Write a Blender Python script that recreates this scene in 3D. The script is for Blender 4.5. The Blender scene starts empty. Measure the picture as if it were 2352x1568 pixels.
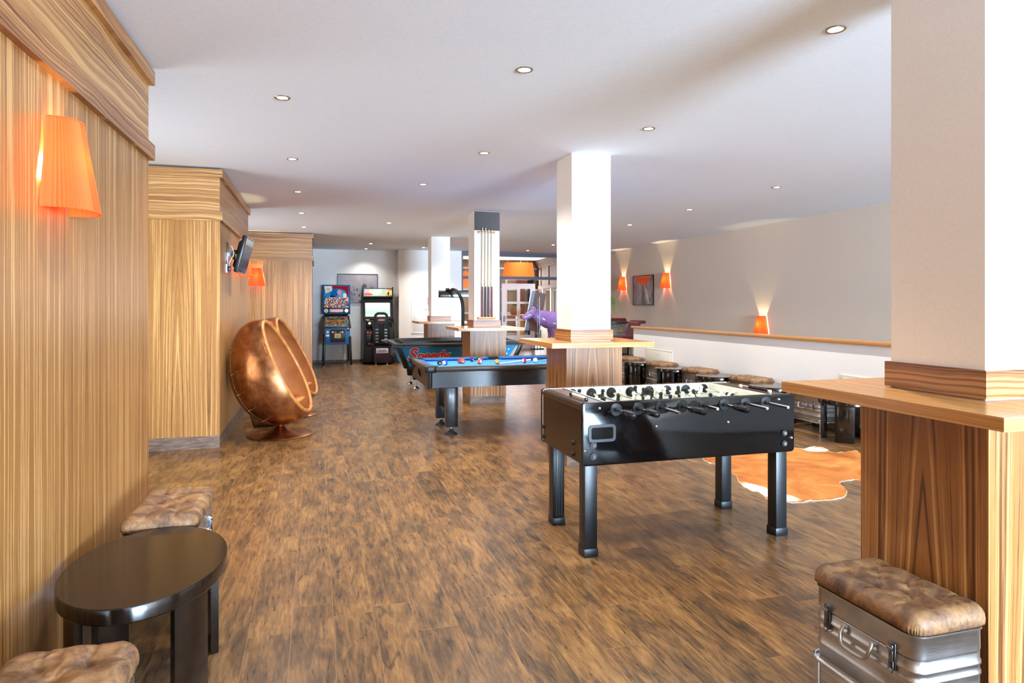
import bpy, bmesh, math, random
from mathutils import Vector, Matrix
from math import sin, cos, pi, radians, sqrt, exp
COL = bpy.context.scene.collection
SC = bpy.context.scene
random.seed(7)
CEIL = 2.76

# ------------------------------------------------------------------ mesh collector
def smooth_path(pts, n=6, closed=False):
    P = [Vector(p) for p in pts]; out = []; L = len(P)
    rng = range(L) if closed else range(L - 1)
    for i in rng:
        if closed: p0, p1, p2, p3 = P[(i-1) % L], P[i], P[(i+1) % L], P[(i+2) % L]
        else: p0, p1, p2, p3 = P[max(i-1, 0)], P[i], P[i+1], P[min(i+2, L-1)]
        for k in range(n):
            t = k / n
            out.append(0.5*((2*p1)+(-p0+p2)*t+(2*p0-5*p1+4*p2-p3)*t*t+(-p0+3*p1-3*p2+p3)*t**3))
    if not closed: out.append(P[-1])
    return out

class MB:
    def __init__(self, T=None):
        self.v = []; self.f = []; self.m = []
        self.T = T or Matrix.Identity(4)
    def add(self, verts, faces, m=0):
        o = len(self.v)
        self.v += [self.T @ Vector(v) for v in verts]
        self.f += [tuple(i+o for i in f) for f in faces]
        self.m += [m]*len(faces)
        return self
    def from_bm(self, bm, m=0):
        bm.verts.ensure_lookup_table()
        for i, v in enumerate(bm.verts): v.index = i
        self.add([v.co.copy() for v in bm.verts], [[v.index for v in f.verts] for f in bm.faces], m)
        bm.free(); return self
    def box(self, x0, y0, z0, x1, y1, z1, bev=0.0, m=0, seg=2):
        v = [(x0,y0,z0),(x1,y0,z0),(x1,y1,z0),(x0,y1,z0),(x0,y0,z1),(x1,y0,z1),(x1,y1,z1),(x0,y1,z1)]
        f = [(0,3,2,1),(4,5,6,7),(0,1,5,4),(1,2,6,5),(2,3,7,6),(3,0,4,7)]
        if bev <= 0: return self.add(v, f, m)
        bm = bmesh.new(); vs = [bm.verts.new(p) for p in v]
        for q in f: bm.faces.new([vs[i] for i in q])
        bmesh.ops.bevel(bm, geom=bm.edges[:], offset=bev, segments=seg, profile=0.5, affect='EDGES')
        return self.from_bm(bm, m)
    def cbox(self, cx, cy, cz, sx, sy, sz, bev=0.0, m=0):
        return self.box(cx-sx/2, cy-sy/2, cz-sz/2, cx+sx/2, cy+sy/2, cz+sz/2, bev, m)
    def hexa(self, v8, m=0, bev=0):
        f = [(0,3,2,1),(4,5,6,7),(0,1,5,4),(1,2,6,5),(2,3,7,6),(3,0,4,7)]
        if bev <= 0: return self.add(v8, f, m)
        bm = bmesh.new(); vs = [bm.verts.new(p) for p in v8]
        for q in f: bm.faces.new([vs[i] for i in q])
        bmesh.ops.bevel(bm, geom=bm.edges[:], offset=bev, segments=2, profile=0.5, affect='EDGES')
        return self.from_bm(bm, m)
    def cyl(self, p0, p1, r0, r1=None, seg=20, caps=True, m=0):
        p0, p1 = Vector(p0), Vector(p1); r1 = r0 if r1 is None else r1
        d = (p1-p0).normalized(); a = d.orthogonal().normalized(); b = d.cross(a)
        v = []; f = []
        for k in range(seg):
            t = 2*pi*k/seg; n = a*cos(t)+b*sin(t)
            v.append(p0+n*r0); v.append(p1+n*r1)
        for k in range(seg):
            i, j = 2*k, 2*((k+1) % seg); f.append((i, j, j+1, i+1))
        if caps:
            f.append(tuple(2*k for k in reversed(range(seg)))); f.append(tuple(2*k+1 for k in range(seg)))
        return self.add(v, f, m)
    def lathe(self, prof, c=(0,0,0), seg=32, sx=1.0, sy=1.0, axis='z', m=0, closed=False):
        v = []; f = []; n = len(prof); c = Vector(c)
        for k in range(seg):
            t = 2*pi*k/seg
            for r, h in prof:
                if axis == 'z': p = Vector((r*cos(t)*sx, r*sin(t)*sy, h))
                elif axis == 'y': p = Vector((r*cos(t)*sx, h, r*sin(t)*sy))
                else: p = Vector((h, r*cos(t)*sx, r*sin(t)*sy))
                v.append(c+p)
        for k in range(seg):
            a, b = k*n, ((k+1) % seg)*n
            for i in range(n-1): f.append((a+i, b+i, b+i+1, a+i+1))
            if closed: f.append((a+n-1, b+n-1, b, a))
        if not closed:
            if prof[0][0] > 1e-6: f.append(tuple(k*n for k in reversed(range(seg))))
            if prof[-1][0] > 1e-6: f.append(tuple(k*n+n-1 for k in range(seg)))
        return self.add(v, f, m)
    def sphere(self, c, r, seg=20, rings=12, s=(1,1,1), m=0):
        bm = bmesh.new(); bmesh.ops.create_uvsphere(bm, u_segments=seg, v_segments=rings, radius=r)
        for q in bm.verts: q.co = Vector((q.co.x*s[0], q.co.y*s[1], q.co.z*s[2]))+Vector(c)
        return self.from_bm(bm, m)
    def tube(self, pts, r, seg=10, closed=False, m=0, rs=None):
        P = [Vector(p) for p in pts]; n = len(P); v = []; f = []
        up = None
        for i in range(n):
            if closed: d = (P[(i+1) % n]-P[i-1])
            else: d = P[min(i+1, n-1)]-P[max(i-1, 0)]
            d.normalize()
            if up is None: up = d.orthogonal().normalized()
            up = (up - d*up.dot(d))
            up = up.normalized() if up.length > 1e-6 else d.orthogonal().normalized()
            b = d.cross(up); rr = rs[i] if rs else r
            for k in range(seg):
                t = 2*pi*k/seg; v.append(P[i]+(up*cos(t)+b*sin(t))*rr)
        for i in range(n if closed else n-1):
            a, c = i*seg, ((i+1) % n)*seg
            for k in range(seg):
                k2 = (k+1) % seg; f.append((a+k, a+k2, c+k2, c+k))
        if not closed:
            f.append(tuple(reversed(range(seg)))); f.append(tuple((n-1)*seg+k for k in range(seg)))
        return self.add(v, f, m)
    def prism(self, poly, a, b, plane='xy', m=0, bev=0):
        def P(p, h):
            return (p[0], p[1], h) if plane == 'xy' else ((p[0], h, p[1]) if plane == 'xz' else (h, p[0], p[1]))
        bm = bmesh.new(); n = len(poly)
        lo = [bm.verts.new(P(p, a)) for p in poly]; hi = [bm.verts.new(P(p, b)) for p in poly]
        bm.faces.new(lo[::-1]); bm.faces.new(hi)
        for i in range(n):
            j = (i+1) % n; bm.faces.new((lo[i], lo[j], hi[j], hi[i]))
        bmesh.ops.recalc_face_normals(bm, faces=bm.faces[:])
        if bev > 0:
            es = [e for e in bm.edges if abs(e.verts[0].co[2 if plane=='xy' else (1 if plane=='xz' else 0)]-e.verts[1].co[2 if plane=='xy' else (1 if plane=='xz' else 0)]) < 1e-6]
            bmesh.ops.bevel(bm, geom=es, offset=bev, segments=2, profile=0.5, affect='EDGES')
        return self.from_bm(bm, m)
    def ring(self, o, i, z0, z1, m=0):
        ox0, oy0, ox1, oy1 = o; ix0, iy0, ix1, iy1 = i
        O = [(ox0,oy0),(ox1,oy0),(ox1,oy1),(ox0,oy1)]; I = [(ix0,iy0),(ix1,iy0),(ix1,iy1),(ix0,iy1)]
        v = [(x,y,z0) for x,y in O]+[(x,y,z0) for x,y in I]+[(x,y,z1) for x,y in O]+[(x,y,z1) for x,y in I]
        f = []
        for k in range(4):
            j = (k+1) % 4
            f += [(k,j,j+8,k+8),(4+j,4+k,12+k,12+j),(8+k,8+j,12+j,12+k),(j,k,4+k,4+j)]
        return self.add(v, f, m)
    def frame(self, a0, a1, b0, b1, t, d0, d1, plane='xz', m=0):
        for (p, q, r, s) in ((a0, a1, b0, b0+t), (a0, a1, b1-t, b1), (a0, a0+t, b0+t, b1-t), (a1-t, a1, b0+t, b1-t)):
            if plane == 'xz': self.box(p, d0, r, q, d1, s, m=m)
            else: self.box(d0, p, r, d1, q, s, m=m)
        return self
    def build(self, name, mat, parent=None, smooth=True, ang=35):
        me = bpy.data.meshes.new(name)
        me.from_pydata([tuple(v) for v in self.v], [], self.f)
        mats = mat if isinstance(mat, (list, tuple)) else [mat]
        for q in mats: me.materials.append(q)
        for p, mi in zip(me.polygons, self.m): p.material_index = mi
        bm = bmesh.new(); bm.from_mesh(me)
        bmesh.ops.recalc_face_normals(bm, faces=bm.faces[:]) if len(self.f) < 60000 else None
        bm.to_mesh(me); bm.free()
        if smooth:
            me.shade_smooth(); me.set_sharp_from_angle(angle=radians(ang))
        o = bpy.data.objects.new(name, me); COL.objects.link(o)
        if parent is not None: o.parent = parent
        return o

def rrect(cx, cy, w, d, r, seg=6):
    out = []
    for sx, sy, a0 in ((1,1,0),(-1,1,90),(-1,-1,180),(1,-1,270)):
        for k in range(seg+1):
            a = radians(a0+90*k/seg)
            out.append((cx+sx*(w/2-r)+r*cos(a), cy+sy*(d/2-r)+r*sin(a)))
    return out

def tag(o, label=None, cat=None, group=None, kind=None):
    if label: o['label'] = label
    if cat: o['category'] = cat
    if group: o['group'] = group
    if kind: o['kind'] = kind
    return o
def thing(name, label, cat, loc=(0,0,0), rz=0.0, group=None):
    o = bpy.data.objects.new(name, None); COL.objects.link(o)
    o.location = loc; o.rotation_euler = (0, 0, rz); o.empty_display_size = 0.1
    return tag(o, label, cat, group)
def struct(o): o['kind'] = 'structure'; return o
def copy_tree(o, parent=None):
    c = o.copy(); COL.objects.link(c); c.parent = parent
    for ch in list(o.children): copy_tree(ch, c)
    return c

# ------------------------------------------------------------------ materials
def s2l(c):
    return tuple((x/12.92 if x <= 0.04045 else ((x+0.055)/1.055)**2.4) for x in c[:3])+(1.0,)
def hx(h):
    return s2l(tuple(int(h[i:i+2], 16)/255 for i in (0, 2, 4)))
class NT:
    def __init__(self, name):
        self.mat = bpy.data.materials.new(name); self.mat.use_nodes = True
        self.t = self.mat.node_tree; self.n = self.t.nodes; self.l = self.t.links
        self.bsdf = self.n['Principled BSDF']; self.out = self.n['Material Output']
    def new(self, typ, **kw):
        q = self.n.new(typ)
        for k, v in kw.items():
            if k == 'ins':
                for a, b in v.items(): self.set(q, a, b)
            else: setattr(q, k, v)
        return q
    def set(self, node, key, val):
        s = node.inputs[key]
        if isinstance(val, bpy.types.NodeSocket): self.l.new(val, s)
        else: s.default_value = val
    def math(self, op, a, b=None, c=None, clamp=False):
        q = self.new('ShaderNodeMath', operation=op, use_clamp=clamp)
        for i, v in enumerate((a, b, c)):
            if v is not None: self.set(q, i, v)
        return q.outputs[0]
    def coord(self, kind='Object'):
        return self.new('ShaderNodeTexCoord').outputs[kind]
    def xyz(self, v):
        q = self.new('ShaderNodeSeparateXYZ'); self.l.new(v, q.inputs[0]); return q.outputs
    def comb(self, x, y, z):
        q = self.new('ShaderNodeCombineXYZ')
        for i, v in enumerate((x, y, z)): self.set(q, i, v)
        return q.outputs[0]
    def noise(self, vec, scale=5, detail=3, rough=0.5, dist=0.0, dim='3D'):
        q = self.new('ShaderNodeTexNoise', noise_dimensions=dim)
        if dim == '1D': self.set(q, 'W', vec)
        else: self.set(q, 'Vector', vec)
        self.set(q, 'Scale', scale); self.set(q, 'Detail', detail); self.set(q, 'Roughness', rough); self.set(q, 'Distortion', dist)
        return q.outputs[0]
    def ramp(self, fac, stops, interp='LINEAR'):
        q = self.new('ShaderNodeValToRGB'); r = q.color_ramp; r.interpolation = interp
        while len(r.elements) > 1: r.elements.remove(r.elements[0])
        for i, (p, c) in enumerate(stops):
            e = r.elements[0] if i == 0 else r.elements.new(p)
            e.position = p; e.color = c if len(c) == 4 else tuple(c)+(1,)
        self.l.new(fac, q.inputs[0]); return q.outputs[0]
    def mix(self, fac, a, b, mode='MIX'):
        q = self.new('ShaderNodeMix', data_type='RGBA', blend_type=mode)
        self.set(q, 0, fac); self.set(q, 6, a); self.set(q, 7, b); return q.outputs[2]
    def p(self, **kw):
        for k, v in kw.items(): self.set(self.bsdf, {'base':'Base Color','rough':'Roughness','metal':'Metallic','ec':'Emission Color','es':'Emission Strength','normal':'Normal','coat':'Coat Weight','spec':'Specular IOR Level','trans':'Transmission Weight','alpha':'Alpha','croug':'Coat Roughness','ior':'IOR','sheen':'Sheen Weight'}[k], v)
        return self
    def bump(self, h, strength=0.3, dist=0.01):
        q = self.new('ShaderNodeBump'); self.set(q, 'Height', h); self.set(q, 'Strength', strength); self.set(q, 'Distance', dist)
        self.l.new(q.outputs[0], self.bsdf.inputs['Normal']); return self
def plain(name, col, rough=0.5, metal=0.0, **kw):
    n = NT(name); n.p(base=col, rough=rough, metal=metal, **kw); return n.mat
def speck(name, col, col2, scale=40, rough=0.5, metal=0.0, bump=0.0, **kw):
    n = NT(name); f = n.noise(n.coord(), scale, 4, 0.6)
    n.p(base=n.ramp(f, [(0.35, col), (0.65, col2)]), rough=rough, metal=metal, **kw)
    if bump: n.bump(f, bump, 0.003)
    return n.mat
def emis(name, col, st, base=None):
    n = NT(name); n.p(base=base or col, rough=0.5, ec=col, es=st); return n.mat

def zebra(name, grain='z', light='B88C58', mid='906233', dark='55341C', seed=0.0, leaf=0.56, rough=0.32, freq=1.0, cathedral=0.02):
    """striped veneer in book-matched leaves; grain runs along the named axis"""
    n = NT(name); x, y, z = n.xyz(n.coord())
    if grain == 'z': lat = n.math('ADD', x, y); g = z
    elif grain == 'h': lat = z; g = n.math('ADD', x, y)
    elif grain == 'y':
        nx_, ny_, nz_ = n.xyz(n.new('ShaderNodeNewGeometry').outputs['Normal']); az = n.math('ABSOLUTE', nz_); ay = n.math('ABSOLUTE', ny_)
        lat = n.math('ADD', n.math('MULTIPLY', x, az), n.math('MULTIPLY', z, n.math('SUBTRACT', 1.6, n.math('MULTIPLY', az, 1.6)))); g = n.math('ADD', n.math('MULTIPLY', y, n.math('SUBTRACT', 1.0, ay)), n.math('MULTIPLY', x, ay))
    else: lat = n.math('ADD', y, z); g = x
    lat = n.math('ADD', lat, seed)
    if grain == 'z':
        pp = n.math('PINGPONG', lat, leaf)
        w = n.math('MULTIPLY', n.math('POWER', 2.718, n.math('MULTIPLY', pp, -10.0)), cathedral)
        lat2 = n.math('ADD', pp, n.math('MULTIPLY', w, g))
    else:
        lat2 = n.math('ADD', lat, 0.0)
    wob = n.noise(n.comb(n.math('MULTIPLY', lat, 2.0), n.math('MULTIPLY', g, 0.8), seed), 1.5, 2, 0.5)
    lat3 = n.math('ADD', lat2, n.math('MULTIPLY', n.math('SUBTRACT', wob, 0.5), 0.10 if grain != 'z' else 0.018))
    v1 = n.comb(n.math('MULTIPLY', lat3, 75*freq), n.math('MULTIPLY', g, 0.55), seed)
    v2 = n.comb(n.math('MULTIPLY', lat3, 22*freq), n.math('MULTIPLY', g, 0.3), seed+4.0)
    v3 = n.comb(n.math('MULTIPLY', lat3, 420*freq), n.math('MULTIPLY', g, 9.0), seed+9.0)
    a = n.noise(v1, 1.0, 2, 0.55); b = n.noise(v2, 1.0, 2, 0.5); c = n.noise(v3, 1.0, 2, 0.6)
    f = n.math('ADD', n.math('MULTIPLY', a, 0.62), n.math('ADD', n.math('MULTIPLY', b, 0.28), n.math('MULTIPLY', c, 0.14)))
    col = n.ramp(f, [(0.38, hx(dark)), (0.46, hx(mid)), (0.53, hx(mid)), (0.60, hx(light))])
    n.p(base=col, rough=rough, spec=0.4); n.bump(c, 0.05, 0.002)
    return n.mat

M = {}
def setup_materials():
    M['zeb_v'] = zebra('veneer_vertical', 'z')  # same veneer as the other piers, colours darkened to imitate weaker light here
    M['zeb_v2'] = zebra('veneer_vertical_wide', 'z', seed=3.131, leaf=0.28, freq=1.25, light='C4945A', mid='9A6936', dark='593418', cathedral=0.034)
    M['zeb_h'] = zebra('veneer_horizontal', 'h', seed=1.7, freq=1.5, light='BE905A', mid='98683A', dark='5C3A20')
    M['zeb_h2'] = zebra('veneer_band', 'h', seed=5.2, freq=1.6, light='B58450', mid='87562E', dark='4E2B16')
    M['zeb_top'] = zebra('veneer_tabletop', 'y', seed=2.2, freq=1.5, light='D2A066', mid='BA834A', dark='8C5A30', rough=0.22)
    M['zeb_ped'] = zebra('veneer_pedestal', 'z', seed=0.285, leaf=0.26, freq=1.45, light='C6965C', mid='986636', dark='583317', cathedral=0.07)
    # floor : planks along Y with mottled brown grain
    n = NT('floor_planks'); x, y, z = n.xyz(n.coord())
    W = 0.176
    xs = n.math('DIVIDE', n.math('ADD', x, 0.104+17.6), W)
    row = n.math('FLOOR', xs); fx = n.math('FRACT', xs)
    off = n.new('ShaderNodeTexWhiteNoise', noise_dimensions='1D'); n.set(off, 'W', row)
    ys = n.math('ADD', n.math('DIVIDE', y, 1.25), n.math('MULTIPLY', off.outputs[0], 7.0))
    idx = n.math('FLOOR', ys); fy = n.math('FRACT', ys)
    wn = n.new('ShaderNodeTexWhiteNoise', noise_dimensions='2D'); n.l.new(n.comb(row, idx, 0.0), wn.inputs['Vector'])
    rnd = wn.outputs[0]
    sh = n.math('MULTIPLY', rnd, 37.0)
    big = n.noise(n.comb(n.math('MULTIPLY', x, 7.0), n.math('ADD', n.math('MULTIPLY', y, 2.6), sh), sh), 1.0, 5, 0.6, 0.8)
    fine = n.noise(n.comb(n.math('MULTIPLY', x, 60.0), n.math('ADD', n.math('MULTIPLY', y, 7.0), sh), sh), 1.0, 4, 0.65, 0.6)
    cr = n.noise(n.comb(n.math('MULTIPLY', x, 8.0), n.math('ADD', n.math('MULTIPLY', y, 0.9), sh), 3.0), 1.0, 0, 0.5, 0.35)
    f = n.math('ADD', n.math('MULTIPLY', big, 0.5), n.math('MULTIPLY', fine, 0.5))
    f = n.math('ADD', f, n.math('MULTIPLY', n.math('SUBTRACT', rnd, 0.5), 0.04))
    col = n.ramp(f, [(0.35, hx('38291A')), (0.455, hx('5A4127')), (0.53, hx('765430')), (0.64, hx('966F3F'))])
    mk = n.noise(n.comb(n.math('MULTIPLY', x, 5.0), n.math('ADD', n.math('MULTIPLY', y, 1.8), sh), 8.0), 1.0, 2, 0.5)
    crk = n.math('MULTIPLY', n.math('LESS_THAN', n.math('ABSOLUTE', n.math('SUBTRACT', cr, 0.5)), 0.008), n.math('GREATER_THAN', mk, 0.60))
    col = n.mix(n.math('MULTIPLY', crk, 0.55), col, hx('2E2119'))
    e1 = n.math('LESS_THAN', n.math('MINIMUM', fx, n.math('SUBTRACT', 1.0, fx)), 0.012)
    e2 = n.math('LESS_THAN', n.math('MINIMUM', fy, n.math('SUBTRACT', 1.0, fy)), 0.0016)
    seam = n.math('MAXIMUM', e1, e2)
    col = n.mix(n.math('MULTIPLY', seam, 0.45), col, hx('9A7248'))
    rgh = n.math('ADD', n.math('MULTIPLY', fine, 0.16), 0.22)
    n.p(base=col, rough=rgh, spec=0.5); n.bump(n.math('SUBTRACT', fine, n.math('MULTIPLY', seam, 0.6)), 0.12, 0.003)
    M['floor'] = n.mat
    # baseboard / plinth tiles
    n = NT('dark_wood_tile'); q = n.noise(n.new('ShaderNodeMapping', ins={'Vector': n.coord(), 'Scale': (4, 4, 22)}).outputs[0], 1.5, 5, 0.6, 1.0)
    n.p(base=n.ramp(q, [(0.3, hx('4A3A30')), (0.5, hx('6B5445')), (0.7, hx('8A705C'))]), rough=0.4); M['tile'] = n.mat
    M['white'] = speck('white_plaster', hx('F1EEEA'), hx('F5F3F0'), 90, 0.85, bump=0.06)
    M['ceil'] = speck('ceiling_plaster', hx('E6EEF8'), hx('ECF3FB'), 60, 0.9, bump=0.05)
    M['taupe'] = speck('taupe_plaster', hx('D6C8B8'), hx('DACDBE'), 120, 0.85, bump=0.05)
    M['black_strip'] = plain('black_gap', hx('2A2C30'), 0.7)
    M['blackpanel'] = speck('charcoal_laminate', hx('3B3030'), hx('453A39'), 150, 0.6)
    # black glossy laminate with smudges
    n = NT('black_gloss'); s = n.noise(n.coord(), 6, 5, 0.65, 1.2)
    n.p(base=n.ramp(s, [(0.45, hx('080708')), (0.75, hx('0E1012'))]), rough=n.math('ADD', n.math('MULTIPLY', s, 0.2), 0.0), spec=0.35); M['gloss'] = n.mat
    n = NT('brown_black_laminate'); s = n.noise(n.coord(), 9, 4, 0.6)
    n.p(base=n.ramp(s, [(0.3, hx('1E130C')), (0.7, hx('2B1D13'))]), rough=0.25); M['brownblack'] = n.mat
    n = NT('powder_black'); s = n.noise(n.coord(), 500, 2, 0.7)
    n.p(base=n.ramp(s, [(0.45, hx('0B0D10')), (0.7, hx('1C2127'))]), rough=0.36, spec=0.45); n.bump(s, 0.3, 0.001); M['powder'] = n.mat
    M['black'] = speck('black_plastic', hx('0A0A0B'), hx('101012'), 60, 0.35, spec=0.4)
    M['rubber'] = speck('black_rubber', hx('121212'), hx('1C1C1C'), 90, 0.7)
    M['chrome'] = speck('chrome', hx('D8DADC'), hx('E6E8EA'), 20, 0.14, 1.0)
    M['dchrome'] = speck('dark_chrome', hx('6A6C70'), hx('7C7E82'), 30, 0.2, 1.0)
    M['cream'] = speck('cream_laminate', hx('E6E6D6'), hx('ECECE0'), 30, 0.4)
    M['field'] = speck('pale_green_field', hx('C4D6C4'), hx('CBDCCB'), 30, 0.25)
    M['ivory'] = speck('ivory_plastic', hx('E9E2D0'), hx('F0EADB'), 80, 0.4)
    # leather (suede brown)
    n = NT('brown_suede_leather'); a = n.noise(n.coord(), 9, 6, 0.65, 1.5); b = n.noise(n.coord(), 70, 4, 0.6)
    f = n.math('ADD', n.math('MULTIPLY', a, 0.75), n.math('MULTIPLY', b, 0.25))
    n.p(base=n.ramp(f, [(0.34, hx('44352A')), (0.46, hx('705037')), (0.57, hx('8E6842')), (0.7, hx('A58360'))]), rough=0.55, spec=0.4)
    n.bump(b, 0.15, 0.002); M['leather'] = n.mat
    n = NT('brushed_aluminium'); s = n.noise(n.new('ShaderNodeMapping', ins={'Vector': n.coord(), 'Scale': (6, 6, 260)}).outputs[0], 1.0, 3, 0.6)
    w = n.noise(n.coord(), 7, 3, 0.5)
    n.p(base=n.ramp(w, [(0.3, hx('A3A09C')), (0.7, hx('C6C6C8'))]), rough=n.math('ADD', n.math('MULTIPLY', s, 0.2), 0.22), metal=1.0); n.bump(n.math('ADD', n.math('MULTIPLY', w, 2.0), s), 0.08, 0.002); M['alu'] = n.mat
    n = NT('dark_stained_oak'); s = n.noise(n.new('ShaderNodeMapping', ins={'Vector': n.coord(), 'Scale': (60, 5, 5)}).outputs[0], 1.0, 3, 0.6); k = n.noise(n.coord(), 3, 3, 0.5)
    n.p(base=n.ramp(s, [(0.3, hx('0E0907')), (0.7, hx('1C120C'))]), rough=n.math('ADD', n.math('MULTIPLY', k, 0.14), 0.07), spec=0.55); M['oak'] = n.mat
    # copper
    n = NT('aged_copper'); a = n.noise(n.coord(), 3.0, 5, 0.6, 0.6); b = n.noise(n.coord(), 14, 4, 0.6)
    f = n.math('ADD', n.math('MULTIPLY', a, 0.7), n.math('MULTIPLY', b, 0.3))
    n.p(base=n.ramp(f, [(0.32, hx('6E4029')), (0.46, hx('A0673F')), (0.58, hx('B98258')), (0.7, hx('AC9060'))]), rough=n.math('ADD', n.math('MULTIPLY', b, 0.25), 0.2), metal=1.0); n.bump(a, 0.15, 0.01); M['copper'] = n.mat
    M['copper_tan'] = speck('tan_leather_edge', hx('A9662E'), hx('C08040'), 16, 0.4)
    n = NT('cognac_leather'); a = n.noise(n.coord(), 40, 4, 0.6); b = n.noise(n.coord(), 4, 3, 0.5)
    n.p(base=n.ramp(b, [(0.3, hx('8F4F26')), (0.7, hx('AE6B37'))]), rough=0.5); n.bump(a, 0.15, 0.002); M['cognac'] = n.mat
    # lamp shade (pleated orange fabric, translucent)
    def shade(name, col, es):
        n = NT(name); tr = n.new('ShaderNodeBsdfTranslucent'); tr.inputs[0].default_value = col
        x = n.new('ShaderNodeMixShader'); x.inputs[0].default_value = 0.06
        n.p(base=col, rough=0.8, ec=col, es=es)
        n.l.new(n.bsdf.outputs[0], x.inputs[1]); n.l.new(tr.outputs[0], x.inputs[2]); n.l.new(x.outputs[0], n.out.inputs[0]); return n.mat
    M['shade'] = shade('orange_pleated_fabric', hx('FF4E16'), 0.42)
    M['shade2'] = shade('bright_orange_pleated_fabric', hx('FF7426'), 0.55)
    M['bulb'] = emis('warm_bulb', hx('FFCB80'), 60)
    M['spot_on'] = emis('downlight_lens', hx('FFF1D8'), 26)
    M['spot_ring'] = speck('brushed_nickel', hx('9C8C72'), hx('B5A58A'), 50, 0.3, 1.0)
    M['cloth'] = speck('blue_billiard_cloth', hx('3486D6'), hx('4092DE'), 300, 0.9)
    M['cloth_d'] = speck('blue_cushion_cloth', hx('1A5CA8'), hx('2166B2'), 300, 0.8)
    n = NT('slate_black_laminate'); s = n.noise(n.coord(), 5, 3, 0.5)
    n.p(base=n.ramp(s, [(0.3, hx('1A2026')), (0.7, hx('252D35'))]), rough=0.2, spec=0.9); M['poolblack'] = n.mat
    M['rail'] = speck('grey_satin_rail', hx('3C3836'), hx('46413E'), 60, 0.28, 0.2)
    M['purple'] = speck('glossy_purple_paint', hx('B294EC'), hx('BC9EF0'), 4, 0.12)
    M['white_paint'] = speck('white_paint', hx('E8E4DF'), hx('EEEAE6'), 50, 0.35)
    M['offwhite'] = speck('cream_paint', hx('DDD6C6'), hx('E2DCCD'), 50, 0.4)
    M['anthracite'] = speck('anthracite_frame', hx('3A3642'), hx('413D49'), 50, 0.45)
    M['brownwood'] = zebra('brown_panelling', 'z', seed=8.0, light='7C5F4A', mid='6A4F3D', dark='58402F', freq=0.4, rough=0.7)
    M['orangewood'] = zebra('honey_wood', 'h', seed=6.0, light='D9A262', mid='C98A48', dark='A9703A', freq=0.5)
    # thin clear glass
    n = NT('clear_glass'); tr = n.new('ShaderNodeBsdfTransparent'); gl = n.new('ShaderNodeBsdfGlossy'); gl.inputs['Roughness'].default_value = 0.02
    fr = n.new('ShaderNodeFresnel'); fr.inputs[0].default_value = 1.25; x = n.new('ShaderNodeMixShader')
    n.l.new(fr.outputs[0], x.inputs[0]); n.l.new(tr.outputs[0], x.inputs[1]); n.l.new(gl.outputs[0], x.inputs[2]); n.l.new(x.outputs[0], n.out.inputs[0]); M['glass'] = n.mat
    # cow hide
    n = NT('brown_white_cowhide'); x, y, z = n.xyz(n.coord('Object'))
    a = n.noise(n.coord(), 2.2, 5, 0.6, 0.8); b = n.noise(n.new('ShaderNodeMapping', ins={'Vector': n.coord(), 'Scale': (60, 200, 1)}).outputs[0], 1.0, 3, 0.6)
    f = n.math('ADD', n.math('MULTIPLY', a, 0.8), n.math('MULTIPLY', b, 0.2))
    br = n.ramp(f, [(0.35, hx('8E4C18')), (0.5, hx('B56C2C')), (0.65, hx('CC8A44'))])
    at = n.new('ShaderNodeAttribute', attribute_name='pale').outputs['Fac']
    pf = n.math('ADD', at, n.math('MULTIPLY', n.math('SUBTRACT', n.noise(n.coord(), 9, 4, 0.6), 0.5), 0.5))
    pf = n.ramp(pf, [(0.48, (0,0,0,1)), (0.68, (1,1,1,1))])
    n.p(base=n.mix(pf, br, hx('EFE0C4')), rough=0.75, spec=0.25); M['cowhide'] = n.mat
    M['red_leather'] = speck('dark_red_leather', hx('4A1014'), hx('561519'), 60, 0.4)
    M['darkwood'] = speck('dark_wood_leg', hx('1D1310'), hx('2A1C16'), 40, 0.4)
    # barrel wood
    n = NT('barrel_oak'); s = n.noise(n.new('ShaderNodeMapping', ins={'Vector': n.coord(), 'Scale': (14, 14, 2)}).outputs[0], 1.0, 4, 0.6)
    n.p(base=n.ramp(s, [(0.3, hx('6E5238')), (0.7, hx('A5845C'))]), rough=0.6); M['barrel'] = n.mat
    M['hoop'] = speck('blue_grey_hoop', hx('4A6670'), hx('5E7C86'), 20, 0.5, 0.3)
    M['leaf'] = speck('green_leaf', hx('4F7A38'), hx('7FA557'), 12, 0.5)
    M['terracotta'] = speck('clay_pot', hx('9A6A4A'), hx('A87858'), 20, 0.7)
    M['red'] = plain('signal_red', hx('C8202A'), 0.4)
    M['yellow'] = plain('yellow_print', hx('E8C832'), 0.5)
    M['pcream'] = plain('cue_maple', hx('E3D6B8'), 0.3)
# ------------------------------------------------------------------ room
setup_materials()
XL = -0.917; XR = 7.22; YB = -8.0

def bx(name, mat, *a, bev=0.0, parent=None, smooth=True):
    return MB().box(*a, bev=bev).build(name, mat, parent, smooth)

struct(MB().box(-3.4, YB, -0.1, 5.80, 31, 0.0).box(5.80, 11.30, -0.1, 13.0, 31, 0.0).build('floor', M['floor']))
struct(bx('floor_stairwell', M['tile'], 5.80, YB, -1.7, 7.4, 11.30, -1.6))
struct(MB().box(-3.5, YB-0.1, CEIL, 3.5, 16.95, CEIL+0.1).box(3.5, YB-0.1, CEIL, 7.5, 16.72, CEIL+0.1).build('ceiling', M['ceil']))
struct(bx('ceiling_lobby', M['white'], 2.0, 16.62, 3.2, 13.0, 31, 3.3))
struct(bx('wall_lobby_header', M['white'], 3.4, 16.66, CEIL, 13.0, 16.78, 3.2))
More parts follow.
